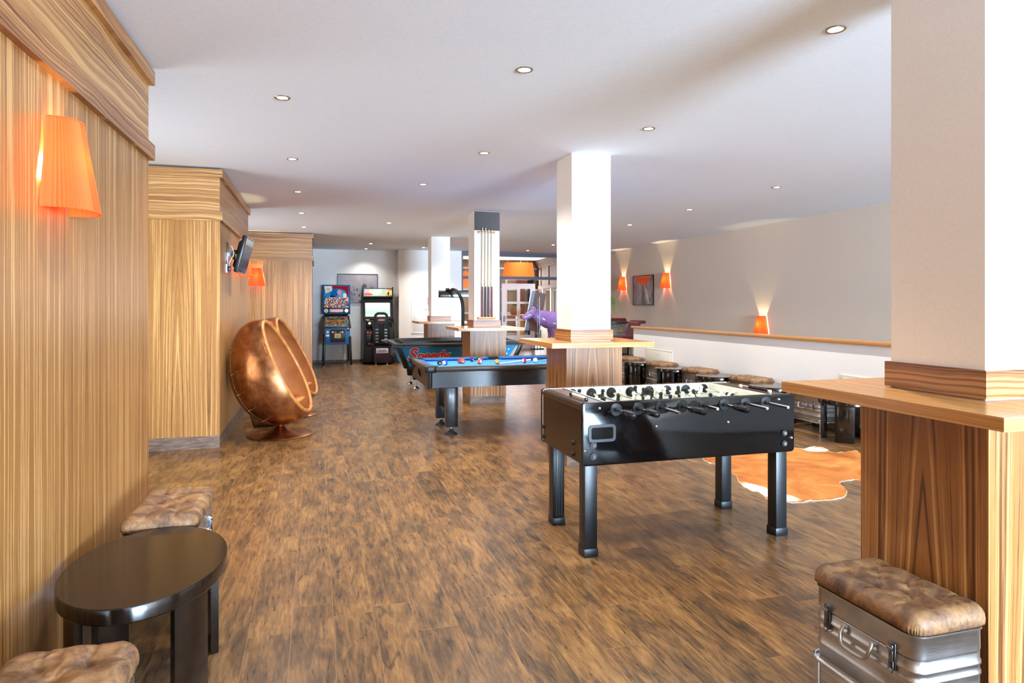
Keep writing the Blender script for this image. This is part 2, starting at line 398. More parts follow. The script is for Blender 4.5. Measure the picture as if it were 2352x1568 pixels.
# stair flight behind the half wall
st = MB()
for k in range(8): st.box(5.80, 11.28-0.27*(k+1), -1.6, 7.22, 11.28-0.27*k, -0.19*(k+1))
struct(st.build('stairs', M['tile']))
struct(bx('wall_right', M['taupe'], XR, YB, -1.7, XR+0.15, 16.9, CEIL))
# left side: outer wall with unseen windows added to light the recesses, and three clad piers
lw = MB()
for (a, b) in ((YB, 4.6), (6.8, 10.3), (12.8, 17.0)): lw.box(-2.75, a, 0, -2.6, b, CEIL)
lw.box(-2.75, 4.6, 0, -2.6, 6.8, 0.5); lw.box(-2.75, 4.6, 2.4, -2.6, 6.8, CEIL)
lw.box(-2.75, 10.3, 0, -2.6, 12.8, 0.5); lw.box(-2.75, 10.3, 2.4, -2.6, 12.8, CEIL)
struct(lw.build('wall_left_outer', M['white']))
def window(name, x, y0, y1, z0, z1, axis='x'):
    fr = MB(); t = 0.05
    if axis == 'x':
        for (a, b, c, d) in ((y0, y0+t, z0, z1), (y1-t, y1, z0, z1), (y0, y1, z0, z0+t), (y0, y1, z1-t, z1), ((y0+y1)/2-t/2, (y0+y1)/2+t/2, z0, z1)):
            fr.box(x-0.03, a, c, x+0.03, b, d)
        g = MB().box(x-0.004, y0+t, z0+t, x+0.004, y1-t, z1-t)
    else:
        nn = max(1, round((y1-y0)/1.1))
        for k in range(nn+1):
            c = y0+(y1-y0)*k/nn; fr.box(c-t/2, x-0.03, z0, c+t/2, x+0.03, z1)
        fr.box(y0, x-0.03, z0, y1, x+0.03, z0+t); fr.box(y0, x-0.03, z1-t, y1, x+0.03, z1)
        g = MB().box(y0+t/2, x-0.004, z0+t, y1-t/2, x+0.004, z1-t)
    f = struct(fr.build(name, M['white_paint'])); gg = g.build('window_glass', M['glass'], f); return f
window('window_added_2', -2.68, 4.6, 6.8, 0.5, 2.4); window('window_added_3', -2.68, 10.3, 12.8, 0.5, 2.4)  # added windows, out of view, for light on the pier fronts

def pier(n, x0, x1, y0, y1, label, front=True):
    """wood-clad pier: plinth tiles, panel, two horizontal bands and a frieze"""
    w = struct(bx('wall_left', M['zeb_v'] if n == 1 else M['zeb_v2'], x0, y0, 0.122, x1, y1, 2.236))
    fz = bx('frieze', M['zeb_h'], x0, y0, 2.236, x1, y1, 2.70, parent=w)
    e = 0.028
    bx('lower_band', M['zeb_h2'] if n == 1 else M['zeb_h'], x0, y0-e, 2.236, x1+e, y1+e, 2.322, parent=w)
    bx('upper_band', M['zeb_h2'] if n == 1 else M['zeb_h'], x0, y0-e, 2.665, x1+e, y1+e, 2.744, parent=w)
    bx('shadow_gap', M['black_strip'], x0, y0+0.005, 2.744, x1-0.005, y1-0.005, CEIL, parent=w)
    struct(bx('baseboard_left', M['tile'], x0, y0, 0, x1, y1, 0.122, parent=w))
    return w
pier(1, -2.6, XL, YB, 4.217, '')
pier(2, -2.6, XL, 7.124, 9.975, '')
pier(3, -2.6, -0.079, 13.109, 15.0, '')

# far wall, with a nearer section on the right
struct(bx('wall_far', M['white'], -2.7, 16.8, 0, 1.95, 16.95, CEIL))
struct(bx('wall_far_step', M['white'], 1.93, 16.38, 0, 3.49, 16.95, CEIL))
struct(bx('baseboard_far', M['tile'], -2.6, 16.785, 0, 1.93, 16.8, 0.07))
struct(bx('baseboard_far_step', M['tile'], 1.915, 16.365, 0, 3.49, 16.38, 0.07))
# back wall behind the viewpoint, two windows
bw = MB(); zb0, zb1 = 0.15, 2.5
for (a, b) in ((-3.4, 2.2), (6.6, 7.4)): bw.box(a, YB-0.15, -1.7, b, YB, CEIL)
for (a, b) in ((2.2, 6.6),):
    bw.box(a, YB-0.15, -1.7, b, YB, zb0); bw.box(a, YB-0.15, zb1, b, YB, CEIL)
struct(bw.build('wall_back', M['white']))
window('window_4', YB-0.08, 2.2, 6.6, zb0, zb1, 'y')

# half wall with wooden cap
hw = struct(bx('wall_half', M['white'], 5.66, YB, 0, 5.80, 11.26, 0.978))
bx('wall_cap', M['zeb_top'], 5.625, YB, 0.978, 5.84, 11.29, 1.017, bev=0.003, parent=hw)
struct(bx('baseboard_half_wall', M['tile'], 5.648, YB, 0, 5.66, 11.26, 0.075))
struct(bx('wall_stairwell_side', M['white'], 5.80, YB, -1.7, 5.83, 11.30, 0.0))

def access_panel(y0, y1, z0, z1, label):
    t = thing('access_panel', label, 'access panel', (5.66, (y0+y1)/2, z0), 0, 'access panels in the half wall')
    L = (y1-y0)/2; h = z1-z0
    f = MB()
    f.prism([(-L,0),(L,0),(L,h),(-L,h)], -0.010, 0.0, 'yz')
    f.build('frame', M['offwhite'], t)
    MB().box(-0.016, -L+0.03, 0.03, -0.010, L-0.03, h-0.03, bev=0.002).build('door', M['offwhite'], t)
    MB().cyl((-0.024, 0, h-0.085), (-0.016, 0, h-0.085), 0.010).build('lock', M['chrome'], t)
access_panel(9.84, 10.76, 0.10, 0.638, 'cream access hatch low in the white half wall, near its far end')
access_panel(5.15, 6.14, 0.10, 0.627, 'cream access hatch low in the white half wall, beside the nearest pillar')

# ------------------------------------------------------------------ pillars and their bar tables
PY = [1.715, 5.525, 9.335, 13.07]
plab = ['nearest pillar, at the right edge of the picture', 'second pillar, just behind the football table', 'pillar carrying the cue rack', 'farthest pillar, behind the blue air hockey table']
for i, y in enumerate(PY):
    x0, x1, y1 = 2.175, 2.550, y+0.385
    p = struct(bx('pillar', M['white'], x0, y, 0, x1, y1, CEIL))
    if i == 2:
        bx('charcoal_panel', M['blackpanel'], x0, y-0.012, 2.483, x1, y, CEIL-0.005, parent=p)
    cx, cy = (x0+x1)/2, (y+y1)/2
    t = thing('bar_table', 'square zebra-grain bar table wrapped around the '+plab[i], 'table', (cx, cy, 0), 0, 'bar tables around the pillars')
    hx_, hy_ = 0.1875, 0.1925
    inner = (-hx_, -hy_, hx_, hy_)
    pw = 0.265; pf = 0.265
    MB().ring((-pw+0.004, -pf+0.004, pw-0.004, pf-0.004), inner, 0, 0.10).build('plinth', M['tile'], t)
    MB().ring((-pw, -pf, pw, pf), inner, 0.10, 1.045).build('pedestal', M['zeb_ped'], t)
    tp = MB().ring((-0.475, -0.475, 0.475, 0.475), inner, 1.045, 1.087).build('tabletop', M['zeb_top'], t)
    MB().ring((-hx_-0.016, -hy_-0.016, hx_+0.016, hy_+0.016), inner, 1.092, 1.188).build('upstand', M['zeb_h2'], t)

# ------------------------------------------------------------------ glass partition to the lobby
YP = 16.62
pt = MB()
pt.box(3.49, YP, 0, 3.58, YP+0.07, CEIL)                      # left post
pt.box(3.58, YP, 2.66, XR, YP+0.07, CEIL)                     # head
pt.box(3.58, YP, 2.07, XR, YP+0.07, 2.15)                     # transom
pt.box(6.18, YP, 0, 6.24, YP+0.07, 2.66)
pt.box(4.54, YP, 0, 4.58, YP+0.07, 2.07)
wp = struct(pt.build('window_1', M['anthracite']))
MB().box(3.58, YP+0.03, 2.15, 6.18, YP+0.04, 2.66).box(3.58, YP+0.03, 0.02, 4.54, YP+0.04, 2.07).box(6.24, YP+0.03, 0.02, XR, YP+0.04, 2.66).build('window_glass', M['glass'], wp)
dr = struct(MB().box(4.60, YP+0.025, 0.01, 6.15, YP+0.037, 2.06).build('door_1', M['glass']))
hd = MB()
for dy in (-0.06, 0.10):
    hd.cyl((5.62, YP+0.03+dy, 0.55), (5.62, YP+0.03+dy, 1.62), 0.010, seg=12)
for z in (0.75, 1.42): hd.cyl((5.62, YP-0.03, z), (5.62, YP+0.13, z), 0.009, seg=10)
hd.build('door_handle', M['dchrome'], dr)
sw = thing('wall_switch', 'small pale switch box on the partition frame beside the second pillar', 'switch', (6.21, YP-0.02, 1.72))
MB().box(-0.04, -0.01, -0.07, 0.04, 0.02, 0.07, bev=0.004).build('housing', M['white_paint'], sw)
MB().box(-0.02, -0.016, -0.03, 0.02, -0.01, 0.03, bev=0.002).build('rocker', M['chrome'], sw)

# ------------------------------------------------------------------ fire hose cabinet on the far wall
t = thing('hose_cabinet', 'white double-door fire hose cabinet set in the far wall', 'cabinet', (2.60, 16.38, 0.715))
MB().frame(-0.37, 0.37, 0, 0.93, 0.03, -0.02, 0).build('frame', M['white_paint'], t)
for k, (a, b, nm) in enumerate(((-0.34, -0.003, ''), (0.003, 0.34, ''))):
    d = MB().box(a, -0.016, 0.03, b, -0.004, 0.90, bev=0.002).build('door', M['white_paint'], t)
    cx = -0.06 if k == 0 else 0.06
    MB().cyl((cx, -0.022, 0.50), (cx, -0.016, 0.50), 0.036, seg=24).build('round_latch', M['chrome'], d)
    if k == 0:
        s = MB().box(-0.26, -0.0175, 0.70, -0.06, -0.0162, 0.88); s.build('sign', plain('faded_pink_sign', hx('F0DCE0'), 0.4), d)
        MB().tube(smooth_path([(-0.19, -0.018, 0.73), (-0.12, -0.018, 0.76), (-0.10, -0.018, 0.83), (-0.16, -0.018, 0.86), (-0.20, -0.018, 0.80)], 5), 0.008, 6).build('symbol', M['white_paint'], d)
    else:
        MB().box(0.03, -0.0175, 0.70, 0.20, -0.0162, 0.88).build('sign', plain('red_sign', hx('D8405E'), 0.4), d)
        MB().box(0.085, -0.0185, 0.73, 0.105, -0.0172, 0.85).box(0.12, -0.0185, 0.73, 0.15, -0.0172, 0.85).build('symbol', M['white_paint'], d)
MB().box(-0.06, -0.018, 0.575, 0.06, -0.0163, 0.585).build('notice', plain('red_print', hx('D88080'), 0.5), t)
# ------------------------------------------------------------------ downlights
def downlight_proto(name='ceiling_spotlight'):
    t = thing(name, 'x', 'ceiling light')
    MB().lathe([(0.034, 0.0), (0.036, -0.004), (0.047, -0.005), (0.050, -0.001), (0.050, 0.0)], seg=28, closed=True).build('ring', M['spot_ring'], t)
    MB().lathe([(0.0, -0.0035), (0.020, -0.0045), (0.034, -0.002), (0.034, 0.0)], seg=24).build('lens', M['spot_on'], t)
    return t
rows = [
 (-0.213, 4.585, 'nearest spotlight of the left ceiling row'), (-0.213, 6.489, 'second spotlight of the left ceiling row, counted from the viewer'),
 (-0.213, 8.344, 'third spotlight of the left ceiling row, counted from the viewer'), (-0.213, 10.263, 'fourth spotlight of the left ceiling row, counted from the viewer'),
 (-0.213, 12.087, 'farthest spotlight of the left ceiling row, beside the third wooden pier'),
 (1.145, 3.65, 'ceiling spotlight high in the middle of the picture, nearest of the centre row'),
 (1.43, 5.749, 'ceiling spotlight slightly out of line, left of the second pillar top'),
 (1.145, 7.434, 'ceiling spotlight of the centre row above the near pool table end'),
 (1.145, 11.096, 'ceiling spotlight of the centre row above the air hockey table end'),
 (1.145, 14.935, 'ceiling spotlight in front of the arcade machines, nearer one of the pair'),
 (1.145, 16.36, 'ceiling spotlight close to the far wall, above the framed skyline picture'),
 (2.414, 15.6, 'ceiling spotlight beside the small white sensor by the farthest pillar'),
 (2.44, 2.685, 'ceiling spotlight at the upper right, nearest to the viewer'),
 (2.44, 4.60, 'ceiling spotlight just right of the second pillar top'),
 (5.07, 6.482, 'ceiling spotlight nearest above the half wall'), (5.07, 8.347, 'ceiling spotlight second nearest above the half wall'),
 (5.07, 10.22, 'ceiling spotlight third above the half wall, beside the second pillar'),
 (5.10, 14.1, 'ceiling spotlight near the glass partition, just left of the second pillar'),
 (5.03, 15.75, 'ceiling spotlight right above the dark partition head'),
]
def spot(x, y, e, z=CEIL-0.03, ang=125, blend=0.9, col=(1.0, 0.95, 0.88), r=0.03):
    L = bpy.data.lights.new('spot_lamp', 'SPOT'); L.energy = e; L.spot_size = radians(ang); L.spot_blend = blend; L.color = col; L.shadow_soft_size = r
    o = bpy.data.objects.new('spot_lamp', L); o.location = (x, y, z); COL.objects.link(o); return o
p0 = downlight_proto()
ES = 95
for i, (x, y, lab) in enumerate(rows):
    o = p0 if i == 0 else copy_tree(p0)
    o.location = (x, y, CEIL); tag(o, 'small round nickel '+lab if len(lab.split()) < 13 else lab, 'ceiling light', 'recessed spotlights in the games room ceiling')
    spot(x, y, (ES*1.3 if x > 5 else ES) if y < 16 else ES*0.35)
# unseen spots added for light, behind pillars / above the viewpoint, same grid
for x, y in ((-0.213, 2.7), (5.07, 4.6), (5.07, 12.1), (2.44, 6.5), (2.44, 8.4), (2.44, 10.3), (2.44, 12.2), (2.44, 14.2)):
    spot(x, y, ES if x > 0 else 45)
t = thing('smoke_sensor', 'small white box sensor on the ceiling beside the farthest pillar top', 'sensor', (2.53, 15.3, CEIL))
MB().box(-0.07, -0.05, -0.05, 0.07, 0.05, 0, bev=0.006).build('housing', M['offwhite'], t); MB().cyl((-0.07, 0, -0.03), (-0.085, 0, -0.03), 0.012).build('button', M['chrome'], t)

def area(name, loc, rot, sx, sy, e, col, spread=180):
    L = bpy.data.lights.new(name, 'AREA'); L.shape = 'RECTANGLE'; L.size = sx; L.size_y = sy; L.energy = e; L.color = col; L.spread = radians(spread)
    o = bpy.data.objects.new(name, L); o.location = loc; o.rotation_euler = rot; COL.objects.link(o); return o
SKY = (0.58, 0.78, 1.0)
area('daylight_window_4', (4.4, YB-0.25, 1.32), (radians(118), 0, 0), 4.4, 2.35, 4700, SKY)
area('recess_fill_2', (-2.9, 5.7, 1.45), (0, radians(-90), 0), 1.9, 2.2, 36, (1.0, 0.95, 0.88))  # added fill light for the front of the second pier
area('recess_fill_3', (-2.9, 11.5, 1.45), (0, radians(-90), 0), 1.9, 2.5, 40, (1.0, 0.95, 0.88))  # added fill light for the front of the third pier

# ------------------------------------------------------------------ wall lamps
def sconce_proto():
    t = thing('wall_lamp', 'x', 'wall lamp')
    # half elliptical frustum sticking out along +x from the wall plane x = 0; z 0 at base of shade
    n = 60; v = []; f = []
    for lvl, (w, d, z) in enumerate(((0.145, 0.135, 0.0), (0.085, 0.085, 0.325))):
        for k in range(n+1):
            a = -pi/2+pi*k/n; pl = 1+0.018*cos(k*pi)*1.0
            e = 0.75
            ca, sa = cos(a), sin(a)
            v.append((0.006+d*pl*(abs(ca)**e), w*pl*(abs(sa)**e)*(1 if sa > 0 else -1), z))
    for k in range(n): f.append((k, k+1, n+2+k, n+1+k))
    MB().add(v, f).build('shade', M['shade'], t, ang=60)
    for j, nm in ((0, 'lower_rim'), (1, 'upper_rim')): MB().tube([Vector(q) for q in v[j*(n+1):(j+1)*(n+1)]], 0.0028, 6).build(nm, M['shade'], t)
    b = MB().box(0.0, -0.04, 0.10, 0.012, 0.04, 0.22, bev=0.003); b.cyl((0.012, 0, 0.10), (0.045, 0, 0.10), 0.010).cyl((0.045, 0, 0.08), (0.045, 0, 0.115), 0.014); b.build('bracket', M['chrome'], t)
    MB().sphere((0.045, 0, 0.14), 0.020, 14, 10, (1, 1, 1.3)).build('bulb', M['bulb'], t)
    return t
sc = sconce_proto()
S_ = [(XL, 2.79, 1.75, 0, 'big orange pleated wall lamp on the nearest wooden wall'),
      (XL, 9.05, 1.77, 0, 'orange pleated wall lamp half hidden behind the small television'),
      (-1.06, 13.109, 1.76, -90, 'orange pleated wall lamp on the front of the third wooden pier'),
      (XR, 14.875, 1.77, 180, 'orange pleated wall lamp left of the picture on the right wall'),
      (XR, 12.767, 1.77, 180, 'orange pleated wall lamp right of the picture on the right wall'),
      (XR, 9.575, 0.90, 180, 'orange pleated wall lamp low on the right wall above the half wall cap')]
for i, (x, y, z, r, lab) in enumerate(S_):
    o = sc if i == 0 else copy_tree(sc)
    o.location = (x, y, z); o.rotation_euler = (0, 0, radians(r)); tag(o, lab, 'wall lamp', 'orange pleated wall lamps')
    L = bpy.data.lights.new('wall_lamp_light', 'POINT'); L.energy = 15.0 if x > 5 else 6.0; L.color = (1.0, 0.76, 0.40); L.shadow_soft_size = 0.012
    lo = bpy.data.objects.new('wall_lamp_light', L); COL.objects.link(lo)
    a = radians(r); lo.location = (x+0.048*cos(a), y+0.048*sin(a), z+0.182)

# ------------------------------------------------------------------ television on the second pier
t = thing('television', 'small flat television tilted on a wall bracket, before an orange lamp', 'television', (XL, 7.72, 1.95))
b = MB().box(0, -0.06, -0.13, 0.012, 0.06, 0.13, bev=0.002); b.box(0.012, -0.02, -0.02, 0.06, 0.02, 0.02); b.build('wall_plate', M['dchrome'], t)
MB().cyl((0.06, -0.045, 0.0), (0.06, 0.045, 0.0), 0.03).box(0.05, -0.03, -0.05, 0.11, 0.03, 0.05, bev=0.006).build('pivot_arm', M['black'], t)
R = Matrix.Translation((0.155, 0.10, 0.0)) @ Matrix.Rotation(radians(-2), 4, 'Z') @ Matrix.Rotation(radians(14), 4, 'Y')
MB(R).box(-0.02, -0.30, -0.20, 0.025, 0.30, 0.20, bev=0.012).hexa([(-0.06,-0.16,-0.14),(-0.02,-0.22,-0.17),(-0.02,0.22,-0.17),(-0.06,0.16,-0.14),(-0.06,-0.16,0.12),(-0.02,-0.22,0.16),(-0.02,0.22,0.16),(-0.06,0.16,0.12)]).build('casing', M['black'], t)
MB(R).box(0.024, -0.275, -0.165, 0.027, 0.275, 0.18).build('screen', plain('dark_screen', hx('1A1816'), 0.08), t)
MB(R).frame(-0.301, 0.301, -0.201, 0.201, 0.014, 0.022, 0.0275, 'yz').build('bezel', M['dchrome'], t)
MB().tube(smooth_path([(0.02, -0.03, 0.09), (0.05, -0.07, 0.08), (0.07, -0.08, 0.0), (0.03, -0.06, -0.08), (0.02, -0.04, -0.13)], 6), 0.004, 8).build('cable', M['white_paint'], t)
MB().box(0.09, -0.09, -0.06, 0.12, -0.085, 0.0).build('sticker', M['yellow'], t)
t = thing('power_socket', 'white double power socket on the wood wall under the television', 'socket', (XL, 7.62, 1.80))
MB().box(0, -0.04, -0.05, 0.012, 0.04, 0.04, bev=0.003).build('plate', M['white_paint'], t); MB().box(0.012, -0.025, -0.03, 0.045, 0.025, 0.02, bev=0.006).build('plug', M['black'], t)
# ------------------------------------------------------------------ table football
def football_table():
    X0, X1, Y0, Y1 = 1.415, 2.817, 3.44, 4.15
    cx, cy = (X0+X1)/2, (Y0+Y1)/2
    t = thing('football_table', 'black table football game with chrome rods standing on four square legs', 'football table', (cx, cy, 0))
    L, D = (X1-X0)/2, (Y1-Y0)/2; zt, zb = 0.865, 0.511
    def side(y0, y1, front):
        poly = rrect(0, (zt+zb)/2, 2*L, zt-zb, 0.022, 5)
        m = MB()
        if front:
            # panel with a real ball window: build from strips round the opening
            a, b, c, d = 1.468-cx, 1.602-cx, 0.656, 0.727
            m.prism(poly, y0, y1, 'xz', bev=0.003)
        else: m.prism(poly, y0, y1, 'xz', bev=0.003)
        return m
    f = side(-D, -D+0.028, True).build('front_panel', M['gloss'], t)
    g = side(D-0.028, D, False).build('back_panel', M['gloss'], t)
    # cream edging of the back panel
    MB().tube([(p[0], D-0.031, p[1]) for p in rrect(0, (zt+zb)/2, 2*L-0.012, zt-zb-0.012, 0.018, 5)], 0.004, 6, closed=True).build('edging', M['ivory'], g)
    # ball window
    w = MB(); o = rrect(1.535-cx, 0.692, 0.165, 0.098, 0.022, 5); i = rrect(1.535-cx, 0.692, 0.132, 0.066, 0.012, 5)
    n = len(o); yv = -D-0.006
    v = [(p[0], yv, p[1]) for p in o]+[(p[0], yv, p[1]) for p in i]+[(p[0], -D, p[1]) for p in o]+[(p[0], -D+0.001, p[1]) for p in i]
    fc = []
    for k in range(n):
        j = (k+1) % n; fc += [(k, j, n+j, n+k), (k, 2*n+k, 2*n+j, j), (n+k, n+j, 3*n+j, 3*n+k)]
    w.add(v, fc); w.build('ball_window_frame', M['powder'], f)
    MB().prism(i, -D-0.002, -D+0.0005, 'xz').build('ball_window', plain('dark_opening', hx('060706'), 0.15), f)
    # end panels with rounded top roll
    for s in (-1, 1):
        e = MB().box(s*(L-0.022)-0.018, -D+0.028, zb+0.01, s*(L-0.022)+0.018, D-0.028, zt-0.03)
        ep = e.build('end_panel', M['brownblack'], t)
        MB().cyl((s*(L-0.026), -D+0.028, zt-0.030), (s*(L-0.026), D-0.028, zt-0.030), 0.025, seg=20).build('top_roll', M['brownblack'], ep)
        if s < 0:
            for yy, zz in ((4.10-cy, 0.62), (4.10-cy, 0.557), (3.58-cy, 0.617), (3.58-cy, 0.553)):
                MB().lathe([(0.0, -0.012), (0.008, -0.011), (0.014, -0.005), (0.016, 0.0)], c=(-L-0.002+0.006, yy, zz), axis='x', seg=16).build('bolt', M['black'], ep)
        # end shelf
        a, b = (-L+0.04, 1.565-cx) if s < 0 else (2.665-cx, L-0.04)
        sh = MB().box(a, -D+0.028, zt-0.012, b, D-0.028, zt-0.005).build('end_shelf', speck('walnut_laminate', hx('3E281B'), hx('4A3021'), 12, 0.3), t)
        MB().box(b-0.012 if s < 0 else a, -D+0.028, zt-0.03, b if s < 0 else a+0.012, D-0.028, zt-0.003).build('edge_strip', M['powder'], sh)
        xc = 1.482-cx if s < 0 else 2.725-cx; ya_, yb2 = (-0.255, -0.015) if s < 0 else (-0.245, 0.055)
        c = MB(); c.cyl((xc, ya_, zt+0.008), (xc, yb2, zt+0.008), 0.003, seg=8)
        for yy in (ya_, yb2): c.box(xc-0.008, yy-0.010, zt-0.005, xc+0.008, yy+0.010, zt+0.013, bev=0.003)
        ct = c.build('score_counter', M['black'] if s < 0 else M['ivory'], sh)
        bd = MB()
        for k in range(10): bd.sphere((xc, ya_+0.03+k*0.019, zt+0.008), 0.0105, 12, 8, (1, 0.85, 1))
        bd.build('score_beads', M['ivory'] if s < 0 else M['black'], sh)
    MB().box(1.565-cx, -D+0.028, 0.745, 2.665-cx, D-0.028, 0.752).build('playfield', M['field'], t)
    q = MB().ring((-L+0.15, -D+0.028, L-0.15, D-0.028), (-L+0.162, -D+0.034, L-0.162, D-0.034), 0.752, zt-0.004); q.build('inner_wall', M['cream'], t)
    # rods
    RX = [1.621, 1.759, 1.903, 2.045, 2.186, 2.321, 2.468, 2.609]
    team = [0, 0, 1, 0, 1, 0, 1, 1]; num = [3, 2, 3, 5, 5, 3, 2, 1]; rot = [0, 8, -5, 4, 3, -6, 12, 60]; sh = [0, .03, -.02, 0.02, 0, -.03, .02, 0]
    def figure(h=0.115):
        m = MB(); m.cyl((0, -0.013, 0), (0, 0.013, 0), 0.0125, seg=14)
        m.box(-0.007, -0.011, -0.03, 0.007, 0.011, 0.028, bev=0.004).sphere((0, 0, 0.038), 0.0125, 12, 8, (1, 1, 1.1))
        m.box(-0.006, -0.017, 0.012, 0.006, 0.017, 0.026, bev=0.004)
        m.hexa([(-0.011,-0.011,-0.066),(0.011,-0.011,-0.066),(0.011,0.011,-0.066),(-0.011,0.011,-0.066),(-0.005,-0.009,-0.028),(0.005,-0.009,-0.028),(0.005,0.009,-0.028),(-0.005,0.009,-0.028)], bev=0.002)
        return m
    fig_meshes = {}
    for k, x in enumerate(RX):
        front_handle = team[k] == 0
        y0 = -D-0.205 if not front_handle else -D-0.115
        if k == 4: y0 = -D-0.14
        y1 = D+0.205 if front_handle else D+0.115
        r = MB().cyl((x-cx, y0, 0.82), (x-cx, y1, 0.82), 0.0088, seg=14).build('rod', M['chrome'], t)
        for s, yy in ((-1, -D-0.001), (1, D+0.001)):
            MB().lathe([(0.0079, s*0.012), (0.012, s*0.012), (0.014, s*0.005), (0.035, s*0.004), (0.037, 0.0)], c=(x-cx, yy, 0.82), axis='y', seg=24, closed=False).build('bearing', M['black'], r)
            MB().lathe([(0.0079, 0), (0.034, 0), (0.036, -s*0.004), (0.0079, -s*0.006)], c=(x-cx, (-D+0.034) if s < 0 else (D-0.034), 0.82), axis='y', seg=12).build('inner_bearing', M['black'], r)
        hs = -1 if front_handle else 1
        ye = y0 if front_handle else y1
        prof = [(0.009, 0.012), (0.016, 0.008), (0.017, -0.004), (0.012, -0.012), (0.0175, -0.024), (0.0185, -0.085), (0.0175, -0.108), (0.010, -0.114), (0.0, -0.115)]
        hm = MB(); hm.lathe([(a, b*(-hs)) for a, b in prof], c=(x-cx, ye, 0.82), axis='y', seg=18)
        for j in range(8):
            a = 2*pi*j/8; hm.cyl((x-cx+0.0178*cos(a), ye+hs*0.03, 0.82+0.0178*sin(a)), (x-cx+0.0178*cos(a), ye+hs*0.10, 0.82+0.0178*sin(a)), 0.0022, seg=5)
        hm.build('handle', M['black'], r)
        pitch = {1: 0.2, 2: 0.23, 3: 0.19, 5: 0.115}[num[k]]
        for j in range(num[k]):
            key = team[k]
            if key not in fig_meshes: fig_meshes[key] = figure().build('player_figure', M['black'] if key == 0 else M['ivory'], r)
            if j == 0 and key in fig_meshes and fig_meshes[key].parent is r and not fig_meshes[key].get('u'):
                o = fig_meshes[key]; o['u'] = 1
            else:
                o = fig_meshes[key].copy(); COL.objects.link(o); o.parent = r
            if 'u' in o and o is not fig_meshes[key]: del o['u']
            o.location = (x-cx, (j-(num[k]-1)/2)*pitch+sh[k], 0.82); o.rotation_euler = (0, radians(rot[k]), 0)
        for yy in (-(num[k]-1)/2*pitch-0.03+sh[k], (num[k]-1)/2*pitch+0.03+sh[k]): MB().cyl((x-cx, yy-0.008, 0.82), (x-cx, yy+0.008, 0.82), 0.013, seg=14).build('stop_ring', M['black'] if k % 2 else M['dchrome'], r)
    for o in fig_meshes.values():
        if 'u' in o: del o['u']
    h = MB().lathe([(0.012, -0.004), (0.035, -0.004), (0.037, 0.0)], c=(2.116-cx, -D-0.001, 0.814), axis='y', seg=24).build('ball_inlet', M['black'], f)
    MB().cyl((2.116-cx, -D-0.003, 0.814), (2.116-cx, -D-0.001, 0.814), 0.014, seg=16).build('ball_inlet_cup', M['field'], h)
    for x, z in ((1.521,.831),(1.875,.712),(2.35,.712),(2.706,.834),(1.432,.597),(2.797,.595)):
        MB().lathe([(0.0, -0.007), (0.005, -0.006), (0.009, -0.002), (0.0095, 0)], c=(x-cx, -D, z), axis='y', seg=16).build('screw', M['chrome'], f)
    for x, z in ((1.483,.627),(1.483,.564),(2.744,.627),(2.744,.563)):
        b = MB().cyl((x-cx, -D-0.006, z), (x-cx, -D, z), 0.019, seg=20).build('washer', M['black'], f)
        MB().lathe([(0.004, -0.013), (0.011, -0.013), (0.013, -0.006)], c=(x-cx, -D, z), axis='y', seg=16).cyl((x-cx, -D-0.010, z), (x-cx, -D-0.006, z), 0.010).build('bolt', M['chrome'], f)
    for x, y in ((1.434,3.449),(1.450,4.008),(2.690,3.444),(2.690,4.012)):
        x -= cx; y -= cy
        lg = MB().box(x, y, 0.045, x+0.078, y+0.084, zb+0.01, bev=0.006)
        for q in range(3): lg.box(x+0.018+q*0.018, y-0.002, 0.06, x+0.024+q*0.018, y+0.01, zb+0.01) if y > 0 and x < 0 else None
        l = lg.build('leg', M['powder'], t)
        MB().box(x-0.004, y-0.004, 0.0, x+0.082, y+0.088, 0.048, bev=0.004).build('foot_cap', M['powder'], l)
football_table()

